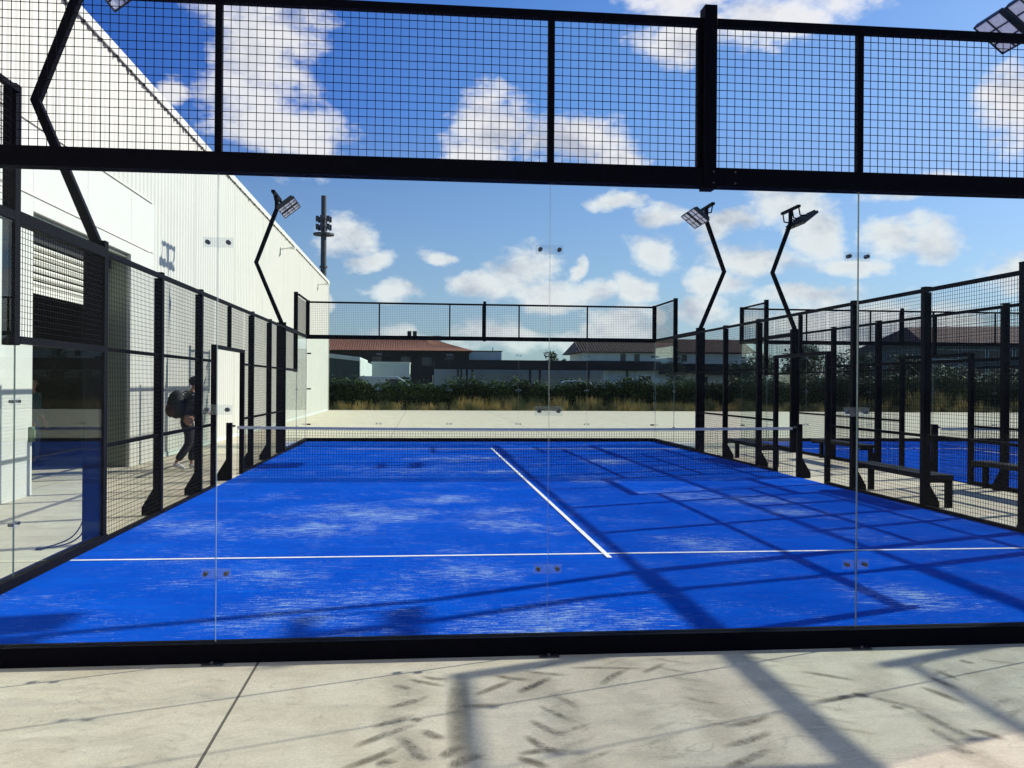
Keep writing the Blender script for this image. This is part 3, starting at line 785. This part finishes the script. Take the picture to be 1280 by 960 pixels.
# ------------------------------------------------------------------ telecom tower
t = empty('telecom_tower', (-9.18, 62, 0)); tag(t, 'thin grey telecom mast with antennas rising behind the hall corner', 'mast')
m = MB(); m.cyl((-9.18, 62, 0), (-9.18, 62, 12.8), .26, .21, 14); m.cyl((-9.18, 62, 12.8), (-9.18, 62, 15.7), .20, .20, 14); m.cyl((-9.18,62,10.3),(-9.18,62,10.45),.30,.30,12)
m.build('pole', M['tower'], t, smooth=False)
m = MB(); m.cyl((-9.18, 62, 12.75), (-9.18, 62, 12.88), .78, .78, 18); m.build('platform', M['tower'], t)
for k in range(6):
    a = k*math.pi/3+.3; cx_ = -9.18+.48*math.cos(a); cy_ = 62+.48*math.sin(a)
    for zz in (13.15, 13.75):
        m = MB(); m.box(cx_-.11, cx_+.11, cy_-.08, cy_+.08, zz, zz+.42); m.bar((-9.18, 62, zz+.2), (cx_, cy_, zz+.2), .04); m.build('antenna', M['tower'], t)

# ------------------------------------------------------------------ buildings beyond the hedge
def win(m_parent, x, z, w, h, y, frame='palewall'):
    f = MB(); f.box(x-.06, x+w+.06, y-.05, y+.05, z-.06, z); f.box(x-.06, x+w+.06, y-.05, y+.05, z+h, z+h+.06)
    f.box(x-.06, x, y-.05, y+.05, z, z+h); f.box(x+w, x+w+.06, y-.05, y+.05, z, z+h)
    fo = f.build('window', M[frame], m_parent)
    MB().box(x, x+w, y-.03, y+.02, z, z+h).build('pane', M['winglass'], fo)
# red roofed building
t = empty('red_roofed_house', (-6, 91, 0)); tag(t, 'long dark brick building under a terracotta hip roof, past the hall corner', 'building')
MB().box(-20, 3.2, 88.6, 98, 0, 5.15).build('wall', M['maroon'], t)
m = MB(); m.add([(-21, 88, 5.1), (3.7, 88, 5.2), (3.7, 99, 5.2), (-21, 99, 5.1), (-16, 93.5, 6.75), (-1.2, 93.5, 6.75)],
      [(0,1,5,4), (1,2,5), (2,3,4,5), (3,0,4), (3,2,1,0)])
ro = m.build('roof', M['tile'], t)
m = MB(); 
for k in range(98): x = -20.8+k*.25; m.bar((x, 87.98, 5.14), (min(max(x, -16), -1.2) if abs(x-(-8.6)) > 7.4 else x, 93.45, 6.78), .09, .07, caps=False)
m.build('roof_tiles', M['tile'], ro)
for x, h in ((-3.2, 7.5), (-2.6, 7.5)):
    MB().box(x-.22, x+.22, 93.2, 93.8, 6.3, h).build('chimney', M['darkpaint'], ro)
MB().box(-4.4, -1.7, 93.1, 93.9, 6.3, 6.98).build('chimney_base', M['darkpaint'], ro)
MB().box(-.6, .3, 92.6, 93.2, 6.2, 7.0).build('chimney', M['palewall'], ro)
for x in (-9.5, -7, -4, -1.8, .6):
    win(t, x, 3.6, 1.0, .9, 88.6, 'maroon')
win(t, -.6, .6, 1.5, 1.9, 88.6)
t = empty('warehouse', (-16, 76, 0)); tag(t, 'pale sunlit warehouse behind the white hall, seen only mirrored in the corner glass', 'building')
MB().box(-22, -12, 62, 92, 0, 5.5).build('wall', M['palewall'], t)
MB().box(-22.1, -11.9, 61.9, 92.1, 5.502, 5.62).build('roof', M['darkpaint'], t)
for k in range(6): MB().box(-11.99, -11.95, 64+k*4.6, 66+k*4.6, 2.6, 3.8).build('window', M['winglass'], t)
# green shed
t = empty('metal_shed', (-8.5, 68, 0)); tag(t, 'dark green metal shed with pale fascia and light end wall, beside the hall corner', 'shed')
m = MB(); m.add([(-13, 66, 0), (-6.75, 66, 0), (-6.75, 66, 3.45), (-13, 66, 4.1), (-13, 76, 0), (-6.75, 76, 0), (-6.75, 76, 3.45), (-13, 76, 4.1)],
      [(0,1,2,3), (7,6,5,4), (3,2,6,7), (4,0,3,7)]); m.build('wall', M['greenshed'], t)
m = MB(); m.box(-6.745, -6.66, 66, 76, 0, 3.6); m.add([(-6.69,65.9,0),(-5.95,69.5,0),(-5.95,69.5,3.25),(-6.69,65.9,3.62)], [(0,1,2,3)]); m.build('end_wall', M['palegreen'], t)
m = MB(); m.add([(-13.1, 65.85, 4.1), (-6.7, 65.85, 3.44), (-6.7, 65.85, 3.76), (-13.1, 65.85, 4.45), (-13.1, 76, 4.1), (-6.7, 76, 3.44), (-6.7, 76, 3.76), (-13.1, 76, 4.45)],
      [(0,1,2,3), (3,2,6,7), (1,5,6,2), (0,4,5,1)]); m.build('fascia', M['palegreen'], t)
# white box building
t = empty('storage_building', (-4.5, 73, 0)); tag(t, 'low pale flat roofed building between the green shed and the dark house', 'building')
MB().box(-6.15, -2.85, 72, 77, 0, 3.46).build('wall', M['palegreen'], t)
MB().box(-6.2, -2.8, 71.95, 77.05, 3.462, 3.55).build('roof', M['palewall'], t)
win(t, -5.5, 2.05, 2.7, .18, 72, 'palegreen')
# parked car behind hedge
def car(x, y, label, L_=4.0, rz=0, h=1.5):
    t = empty('parked_car', (x, y, 0), rz); tag(t, label, 'car', 'cars parked beyond the hedge')
    W = .85
    prof = [(-L_/2, .35), (-L_/2, .85), (-L_/2+.25, 1.0), (-L_*.26, h*.98), (-.1, h), (L_*.2, h*.93), (L_*.33, 1.02), (L_/2-.1, .85), (L_/2, .35)]
    m = MB()
    m.prism(prof, 1, -W, W)
    me_o = m.build('body', M['carpaint'], None, (0, 0, 0), bevel=.04); me_o.parent = t
    g_ = MB()
    gp = [(-L_*.33, 1.02), (-L_*.25, h*.93), (-.1, h*.95), (L_*.18, h*.89), (L_*.28, 1.04)]
    g_.prism(gp, 1, -W-.006, W+.006); o = g_.build('side_window', M['winglass'], None, (0, 0, 0)); o.parent = t
    for sx_ in (-1, 1):
        for sy in (-1, 1):
            wv_ = MB(); wv_.cyl((sx_*L_*.32, sy*W*.80, .32), (sx_*L_*.32, sy*(W+.02), .32), .32, n=18)
            o = wv_.build('wheel', M['rubber'], None, (0, 0, 0)); o.parent = t
            r_ = MB(); r_.cyl((sx_*L_*.32, sy*(W+.02), .32), (sx_*L_*.32, sy*(W+.03), .32), .19, n=14)
            q = r_.build('rim', M['steel'], None, (0, 0, 0)); q.parent = o
        hl = MB(); hl.box(sx_*L_/2-.06, sx_*L_/2+.01, -W+.08, -W+.40, .62, .76); o = hl.build('headlight', M['lens'], None, (0,0,0)); o.parent = t
    return t
def van(x, y, label):
    t = empty('parked_van', (x, y, 0)); tag(t, label, 'van')
    m = MB(); m.prism([(-2.0, .4), (-2.0, 2.12), (-1.85, 2.2), (.8, 2.2), (1.5, 1.72), (1.9, 1.2), (2.0, .4)], 1, -.95, .95)
    o = m.build('body', M['carpaint'], None, (0,0,0), bevel=.05); o.parent = t
    m = MB(); m.prism([(.2, 1.35), (.2, 2.0), (.85, 2.0), (1.35, 1.65), (1.5, 1.35)], 1, -.956, .956); o = m.build('side_window', M['winglass'], None, (0,0,0)); o.parent = t
    for sx_ in (-1.2, 1.25):
        for sy in (-1, 1):
            wv_ = MB(); wv_.cyl((sx_, sy*.75, .36), (sx_, sy*.97, .36), .36, n=18); o = wv_.build('wheel', M['rubber'], None, (0,0,0)); o.parent = t
    return t
van(-4.35, 60, 'white van parked just beyond the hedge in front of the low pale building')
car(10.2, 62, 'white car whose roof shows over the hedge right of the centre', 4.2, 0, 2.02)
# pale flat block
t = empty('flat_roofed_block', (3.6, 101, 0)); tag(t, 'pale flat roofed block standing behind the long dark canopy', 'building')
MB().box(-.35, 7.5, 98, 108, 0, 5.5).build('wall', M['palegreen'], t)
MB().box(-.45, 7.6, 97.9, 108.1, 5.502, 5.6).build('roof', M['darkpaint'], t)
MB().cyl((6.5, 98.5, 5.6), (6.5, 98.5, 6.0), .05, n=6).build('vent_pipe', M['darkpaint'], t)
# long dark canopy
t = empty('car_port', (9, 75, 0)); tag(t, 'long dark flat canopy on posts running behind the hedge', 'canopy')
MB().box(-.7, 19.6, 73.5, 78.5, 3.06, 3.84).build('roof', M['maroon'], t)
for x in (1.45, 1.75, 2.25, 2.75, 8.0, 8.9, 13.4, 17.0):
    MB().box(x-.09, x+.09, 74.4, 74.6, 0, 3.06).build('post', M['darkpaint'], t)
t = empty('boundary_wall', (7, 80, 0)); tag(t, 'pale green wall in shade under the long canopy', 'wall')
MB().box(-.6, 15.9, 80, 80.25, 0, 3.3).build('wall_panel', M['palegreen'], t)
MB().box(-.6, 15.9, 79.9, 80.3, 3.302, 3.4).build('coping', M['darkpaint'], t)
# brown roofed house
t = empty('brown_roofed_house', (24, 92, 0)); tag(t, 'wide pale house under a brown tiled roof with dark balcony band, right of the canopy', 'house')
MB().box(15.6, 34, 89.5, 98, 0, 5.2).build('wall', M['palewall'], t)
m = MB(); m.add([(14.8, 88.9, 5.18), (35, 88.9, 5.3), (35, 94, 7.0), (15.8, 94, 6.95), (14.8, 99, 5.18), (35, 99, 5.3)], [(0,1,2,3), (3,2,5,4), (0,3,4), (1,5,2), (4,5,1,0)])
ro = m.build('roof', M['tile2'], t)
m = MB()
for k in range(64): x = 15.2+k*.31; m.bar((x, 88.85, 5.22+.006*(x-14.8)), (x+.02, 93.9, 7.0), .1, .08, caps=False)
m.build('roof_tiles', M['tile2'], ro)
MB().box(15.9, 24, 88.4, 89.4, 3.35, 4.28).build('balcony', M['darkpaint'], t)
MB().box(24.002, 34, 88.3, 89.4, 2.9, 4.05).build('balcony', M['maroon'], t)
for x in (19.75, 21.3, 26.6): win(t, x, 4.3, .6, .78, 89.5)
for x in (18.4, 20.1): MB().box(x, x+1.45, 89.40, 89.48, 0, 3.25).build('garage_door', M['palegreen'], t)
for x in (21.9, 16.5, 25.5, 28.3): win(t, x, .3, 1.2, 2.3, 89.5, 'darkpaint')
# red roofed building on the right, blue grey facade
t = empty('banded_building', (60, 88, 0)); tag(t, 'long blue grey building with window bands and a low red roof behind the second court', 'building')
MB().box(52.3, 85, 84.6, 100, 0, 6.25).build('wall', M['bluegrey'], t)
m = MB(); m.add([(51.8, 84, 6.15), (86, 84, 6.9), (86, 92, 9.3), (54, 92, 8.6), (51.8, 100, 6.2), (86, 100, 6.9)], [(0,1,2,3), (3,2,5,4), (0,3,4), (1,5,2)])
m.build('roof', M['tile3'], t)
for z in (1.0, 2.9, 4.7):
    for k in range(10):
        win(t, 53+k*3.1, z, 2.7, 1.0, 84.6, 'palegreen')

# ------------------------------------------------------------------ vegetation
def leaves(m, pts_fn, n, size, seed):
    r = random.Random(seed)
    for _ in range(n):
        p, s_ = pts_fn(r)
        a = r.uniform(0, 6.283); t_ = r.uniform(-.9, .9)
        u = Vector((math.cos(a), math.sin(a), t_)).normalized(); w_ = Vector((-math.sin(a), math.cos(a), r.uniform(-.9, .9))).normalized()
        L_ = size*s_*r.uniform(.6, 1.3); W_ = L_*r.uniform(.3, .5)
        p = Vector(p)
        m.add([p-w_*W_*.5, p+u*L_*.5, p+w_*W_*.5, p-u*L_*.5], [(0,1,2,3)], 0 if r.random() < .62 else 1)
hd = empty('hedge', (18, 52, 0)); tag(hd, 'long dark clipped hedge running across behind the courts', 'hedge')
def htop(x):
    b = 1.66+.0045*(x+8) if x < 15 else 1.84+(min(x, 30)-15)*.028
    return b+.12*math.sin(x*1.7)+.09*math.sin(x*4.3+1)+.07*math.sin(x*9.1)+.10*math.sin(x*.63)
m = MB(); xx = -9.0
while xx < 60:
    z = htop(xx)-.16; m.box(xx, xx+.5, 51.9, 53.4, 0, z); xx += .501
m.build('branches', M['core'], hd)
def hp(r):
    x = r.uniform(-9, 60 if r.random() < .2 else 46); zt = htop(x); q = r.random()
    if q < .62: return (x, 51.85-r.uniform(0, .22), r.uniform(.35, zt)), 1
    z = zt+r.gauss(-.03, .07)
    if r.random() < .16: z += abs(r.gauss(0, .22))
    return (x, r.uniform(51.7, 53.4), z), 1
m = MB(); leaves(m, hp, 42000, .21, 3)
m.build('foliage', [M['leaf'], M['leafdark']], hd)

def leafy_tree(x, y, zt, r0, lobes, name, label, n=1600, size=.3, trunk=.14, group='trees behind the second court', zlow=None):
    r = random.Random(int(x*100)); t = empty(name, (x, y, 0)); tag(t, label, 'tree', group)
    m = MB(); zl = zlow if zlow is not None else zt*.35
    m.cyl((x, y, 0), (x+.1, y, zl+.3), trunk, trunk*.7, 8); m.cyl((x+.1, y, zl+.3), (x, y+.1, zt*.85), trunk*.7, trunk*.25, 7)
    cs = []
    for k in range(lobes):
        a = r.uniform(0, 6.283); q = r.uniform(.2, .75)*r0; z = r.uniform(zl+.4*r0*.5, zt-.35*r0)
        c_ = Vector((x+q*math.cos(a), y+q*math.sin(a), z)); rr = r0*r.uniform(.3, .5); cs.append((c_, rr))
        m.cyl((x+.08, y, zl+.25*(z-zl)), c_, trunk*.35, trunk*.12, 5)
    cs.append((Vector((x, y, zt-.35*r0)), r0*.4))
    m.build('trunk', M['bark'], t)
    def fn(rr_):
        c_, s_ = rr_.choice(cs); d = Vector((rr_.gauss(0, 1), rr_.gauss(0, 1), rr_.gauss(0, 1))).normalized()*s_*rr_.uniform(.45, 1.08)
        return c_+d, 1
    f = MB(); leaves(f, fn, n, size, int(x*31)); f.build('crown', [M['leafdark'], M['leaf']], t)
    return t
for x, y, zt, r0, lab in ((27.2, 60, 5.0, 2.4, 'dark tree behind the left corner of the second court'),
                          (31.2, 61, 4.5, 2.3, 'low broad dark tree behind the left half of the second court'),
                          (35.2, 60, 4.3, 2.3, 'rounded dark tree just left of the red roofed building on the right'),
                          (39.5, 61, 3.6, 2.1, 'low dark bush in front of the red roofed building, nearest its left end'),
                          (44.0, 60, 3.4, 2.1, 'low dark bush in front of the red roofed building, at the right frame edge'),
                          (23.8, 61, 4.1, 1.9, 'dark tree between the brown roofed house and the second court corner')):
    leafy_tree(x, y, zt, r0, 16, 'broadleaf_tree', lab, 4200, .32, .14, zlow=1.0)
leafy_tree(11.55, 84.8, 5.1, 1.0, 8, 'round_tree', 'small round tree top showing over the canopy at the centre', 700, .3, .1, 'trees beyond the hedge', 3.3)
leafy_tree(13.0, 86.0, 4.35, .8, 5, 'round_tree', 'low spreading tree top beside the round tree over the canopy', 600, .3, .1, 'trees beyond the hedge', 3.0)
# conifer
t = empty('conifer_tree', (17.3, 60, 0)); tag(t, 'narrow dark conifer with open tiers of branches seen past the far right glass corner', 'tree')
m = MB(); m.cyl((17.3, 60, 0), (17.3, 60, 4.8), .10, .02, 8)
tw = []
rr = random.Random(5)
for k in range(46):
    z = 1.3+k*.077; a = k*2.4; ln = (4.95-z)*.30+.12; e = Vector((17.3+ln*math.cos(a), 60+ln*math.sin(a), z+.22*ln))
    m.cyl((17.3, 60, z), e, .02, .006, 5, caps=False); tw.append((Vector((17.3, 60, z)), e))
m.build('trunk', M['bark'], t)
def fn(r):
    a, b = r.choice(tw); q = r.uniform(.15, 1.05); return a+(b-a)*q+Vector((r.gauss(0, .05), r.gauss(0, .05), r.gauss(0, .05))), 1
f = MB(); leaves(f, fn, 3200, .14, 8); f.build('crown', [M['leafdark'], M['leaf']], t)
# taller shoots poking above the hedge
for x in (-5.9, .35, 9.5, 15.6):
    pass

# dry grass strip in front of the hedge
m = MB(); r = random.Random(11)
clumps = [(r.uniform(-7.5, 42), r.uniform(50.4, 51.6), r.uniform(.2, .62)) for _ in range(560)]
for _ in range(46):
    c0 = r.uniform(-2, 42); hh0 = r.uniform(.45, 1.0)
    clumps += [(c0+r.gauss(0, .45), r.uniform(50.5, 51.5), hh0*r.uniform(.6, 1.1)) for __ in range(r.randint(2, 7))]
clumps += [(r.gauss(32.5, 1.4), r.uniform(50.5, 51.5), r.uniform(.9, 1.5)) for _ in range(45)]
clumps += [(r.gauss(c_, .35), r.uniform(50.5, 51.4), r.uniform(.6, .95)) for c_ in (1.1, 3.9, 5.2, 7.0, 8.7, 9.2, 11.4, 16.8, 19.5) for _ in range(9)]
for cx_, cy_, h in clumps:
    for k in range(26):
        a = r.uniform(0, 6.283); b = Vector((cx_+r.gauss(0, .12), cy_+r.gauss(0, .1), 0)); hh = h*r.uniform(.45, 1.1)
        tip = b+Vector((math.cos(a)*hh*.3, math.sin(a)*hh*.3, hh)); wd = Vector((.014, .004, 0))
        m.add([b-wd, b+wd, tip+wd*.3, tip-wd*.3], [(0,1,2,3)])
tag(m.build('dry_grass', M['grass']), kind='stuff', label='dry yellow and green grass growing along the foot of the hedge', cat='grass')

# ------------------------------------------------------------------ people
def skin_obj(name, joints, edges, mat, parent, sub=2, root=0, loc=(0, 0, 0)):
    """joints: list of (x, y, z, rx, ry)"""
    me = bpy.data.meshes.new(name); me.from_pydata([j[:3] for j in joints], edges, [])
    o = bpy.data.objects.new(name, me); col.objects.link(o)
    me.materials.append(mat)
    o.modifiers.new('skin', 'SKIN')
    if not me.skin_vertices: raise RuntimeError('skin layer')
    for i, j in enumerate(joints):
        sv = me.skin_vertices[0].data[i]
        sv.radius = (j[3], j[4] if len(j) > 4 else j[3]); sv.use_root = (i == root)
    o.modifiers['skin'].use_smooth_shade = True
    s_ = o.modifiers.new('sub', 'SUBSURF'); s_.levels = sub; s_.render_levels = sub
    o.parent = parent; o.location = loc
    return o
def ellipsoid(m, c, rx, ry, rz, nu=16, nv=10, rot=None):
    c = Vector(c); vs_ = []
    for j in range(nv+1):
        ph = math.pi*j/nv
        for i in range(nu):
            th = 2*math.pi*i/nu
            p = Vector((rx*math.sin(ph)*math.cos(th), ry*math.sin(ph)*math.sin(th), rz*math.cos(ph)))
            if rot: p = rot @ p
            vs_.append(c+p)
    fs_ = [(j*nu+i, (j+1)*nu+i, (j+1)*nu+(i+1) % nu, j*nu+(i+1) % nu) for j in range(nv) for i in range(nu)]
    m.add(vs_, fs_)

def person(loc, rz, pose, mats, label, hat=False):
    """figure faces local +X; pose gives joints for legs and arms; height about 1.76 m"""
    t = empty('person', loc, rz); tag(t, label, 'person')
    J = pose
    hip, chest, neck, head = (Vector(J[k]) for k in ('hip', 'chest', 'neck', 'head'))
    mid = (hip+chest)/2
    def V(v, a, b=None): return (v[0], v[1], v[2], a, b if b is not None else a)
    joints = [V(hip, .12, .15), V(mid, .115, .14), V(chest, .115, .165), V(neck, .055, .055), V(head-Vector((0, 0, .09)), .055, .055),
              V(head, .088, .080), V(head+Vector((-.005, 0, .075)), .078, .072)]
    edges = [(0,1), (1,2), (2,3), (3,4), (4,5), (5,6)]
    hands = []
    for s_ in ('l', 'r'):
        sy = .17 if s_ == 'l' else -.17
        n = len(joints)
        sh = chest+Vector((0, sy, .06)); el = Vector(J['el_'+s_]); wr = Vector(J['wr_'+s_]); hd_ = Vector(J['ha_'+s_])
        joints += [V(sh, .055), V(el, .042), V(wr, .026), V(wr+(hd_-wr)*.5, .030, .022), V(hd_, .034, .020)]
        edges += [(2, n), (n, n+1), (n+1, n+2), (n+2, n+3), (n+3, n+4)]
        hands.append((wr, hd_, n+4, sy))
        n = len(joints)
        hp_ = hip+Vector((0, sy*.55, -.05)); kn = Vector(J['kn_'+s_]); an = Vector(J['an_'+s_]); to = Vector(J['to_'+s_])
        joints += [V(hp_, .085), V(kn, .056), V(an, .036), V(to, .036, .03)]
        edges += [(0, n), (n, n+1), (n+1, n+2), (n+2, n+3)]
    body = skin_obj('body', joints, edges, M['skin'], t)
    # face and ears, fingers: one mesh joined under the body
    f = MB(); hc = head+Vector((0, 0, .01))
    rot = Matrix.Rotation(J.get('turn', 0), 3, 'Z')
    def hv(x, y, z): return hc+rot @ Vector((x, y, z))
    nose = [hv(.085, -.012, .02), hv(.085, .012, .02), hv(.115, .014, -.022), hv(.115, -.014, -.022), hv(.08, 0, -.03)]
    f.add(nose, [(0,1,2,3), (3,2,4), (0,3,4), (1,4,2)])
    for sy in (-1, 1): ellipsoid(f, hv(-.005, sy*.082, .0), .022, .010, .032, 8, 6)
    f.box(0, 0, 0, 0, 0, 0) if False else None
    for wr, hd_, _, sy in hands:
        d = (hd_-wr).normalized(); side = d.cross(Vector((0, 1, 0))); side = side.normalized() if side.length > .1 else Vector((1, 0, 0))
        for k, ln in enumerate((.066, .076, .072, .056)):
            b = hd_+side*(.024*(k-1.5)/1.5); p1 = b+d*ln*.55; p2 = p1+(d*.7+Vector((0, -.5 if sy > 0 else .5, 0))).normalized()*ln*.5
            f.cyl(b-d*.01, p1, .0095, .009, 6); f.cyl(p1, p2, .009, .007, 6)
        b = wr+d*.03+side*.025; f.cyl(b, b+(d*.6+side*.8).normalized()*.055, .011, .008, 6)
    o = f.build('face_and_fingers', M['skin'], None, (0, 0, 0), smooth=True); o.parent = body
    e = MB()
    for sy in (-1, 1): ellipsoid(e, hv(.078, sy*.032, .018), .010, .014, .008, 8, 6)
    e.add([hv(.090, -.026, -.052), hv(.090, .026, -.052), hv(.088, .02, -.060), hv(.088, -.02, -.060)], [(0,1,2,3)])
    o = e.build('eyes', M['hair'], None, (0, 0, 0)); o.parent = body
    # jacket / shirt
    top = [V(hip+Vector((0, 0, -.06)), .158, .188), V(mid, .148, .175), V(chest, .14, .185), V(neck-Vector((0, 0, .02)), .075, .075)]
    te = [(0,1), (1,2), (2,3)]
    for s_ in ('l', 'r'):
        sy = .185 if s_ == 'l' else -.185
        n = len(top); sh = chest+Vector((0, sy, .06)); el = Vector(J['el_'+s_]); wr = Vector(J['wr_'+s_])
        cuff = el+(wr-el)*(mats.get('sleeve', .9))
        top += [V(sh, .072), V(el, .058), V(cuff, .042)]; te += [(2, n), (n, n+1), (n+1, n+2)]
    skin_obj('jacket' if mats.get('sleeve', .9) > .5 else 'shirt', top, te, mats['top'], t, root=0)
    tr_ = [V(hip, .14, .165), V(hip+Vector((0, 0, .08)), .13, .16)]; te = [(0,1)]
    for s_ in ('l', 'r'):
        sy = .17 if s_ == 'l' else -.17
        n = len(tr_); hp_ = hip+Vector((0, sy*.55, -.07)); kn = Vector(J['kn_'+s_]); an = Vector(J['an_'+s_])
        tr_ += [V(hp_, .112), V(kn, .086), V(kn+(an-kn)*.90, .072)]; te += [(0, n), (n, n+1), (n+1, n+2)]
    skin_obj('trousers', tr_, te, mats['legs'], t, root=0)
    for s_ in ('l', 'r'):
        an = Vector(J['an_'+s_]); to = Vector(J['to_'+s_]); d = (to-an)
        heel = an-Vector((d.x, d.y, 0)).normalized()*.05+Vector((0, 0, -.045))
        so_ = skin_obj('shoe', [V(heel, .052, .052), V(an+(to-an)*.35+Vector((0, 0, -.01)), .060, .058), V(to, .056, .044), V(to+(to-an).normalized()*.06, .044, .034)],
                 [(0,1), (1,2), (2,3)], mats['shoe'], t, sub=2)
    if mats.get('hair'):
        h = MB(); ellipsoid(h, head+Vector((-.012, 0, .045)), .108, .096, .098, 18, 12)
        if hat: h.cyl(head+Vector((-.012, 0, .02)), head+Vector((-.012, 0, .055)), .107, .107, 18)
        o = h.build('hair', mats['hair'], None, (0, 0, 0), smooth=True); o.parent = t
    return t

walk = dict(hip=(0, 0, .93), chest=(.07, 0, 1.33), neck=(.10, 0, 1.50), head=(.15, 0, 1.64),
            el_l=(.02, .26, 1.12), wr_l=(.22, .22, .99), ha_l=(.29, .20, .98),
            el_r=(.10, -.25, 1.10), wr_r=(.33, -.22, 1.08), ha_r=(.41, -.20, 1.06),
            kn_l=(.16, .09, .52), an_l=(.12, .09, .10), to_l=(.26, .09, .05),
            kn_r=(.02, -.09, .50), an_r=(-.24, -.09, .14), to_r=(-.11, -.10, .05))
pw = person((-6.24, 12.0, 0), R(34), walk, dict(top=M['jacket'], legs=M['trouser'], shoe=M['shoe'], hair=M['hair']),
       'person in dark padded jacket and white trainers walking along the hall, with a backpack')
stand = dict(hip=(0, 0, .93), chest=(0, 0, 1.33), neck=(0.01, 0, 1.50), head=(.04, 0, 1.62),
            el_l=(-.03, .27, 1.08), wr_l=(.10, .27, .88), ha_l=(.14, .26, .80),
            el_r=(.0, -.27, 1.08), wr_r=(.16, -.25, .92), ha_r=(.22, -.24, .86),
            kn_l=(.05, .10, .50), an_l=(.0, .11, .10), to_l=(.14, .13, .05),
            kn_r=(.02, -.10, .50), an_r=(-.04, -.11, .10), to_r=(.10, -.13, .05))
person((-9.33, 12.6, 0), R(-15), stand, dict(top=M['teal'], legs=M['jeans'], shoe=M['pack'], sleeve=.42),
       'bald person in teal shirt and blue jeans standing half hidden just inside the hall doorway')
# backpack worn by the walker
bp = empty('backpack', (-6.24, 12.0, 0), R(34)); tag(bp, 'dark rounded backpack on the back of the walking person', 'backpack')
m = MB(); ellipsoid(m, (-.20, 0, 1.24), .165, .19, .27, 20, 14); o = m.build('bag', M['pack'], None, (0,0,0), smooth=True); o.parent = bp
m = MB(); ellipsoid(m, (-.30, 0, 1.14), .10, .15, .14, 16, 10); o = m.build('front_pocket', M['packtrim'], None, (0,0,0), smooth=True); o.parent = bp
for s_ in (-1, 1):
    m = MB(); pts = [(-.10, .10*s_, 1.44), (.04, .11*s_, 1.50), (.19, .12*s_, 1.38), (.20, .12*s_, 1.22), (.05, .17*s_, 1.06), (-.12, .14*s_, 1.05)]
    for a, b in zip(pts[:-1], pts[1:]): m.bar(a, b, .05, .018)
    o = m.build('strap', M['pack'], None, (0,0,0)); o.parent = bp
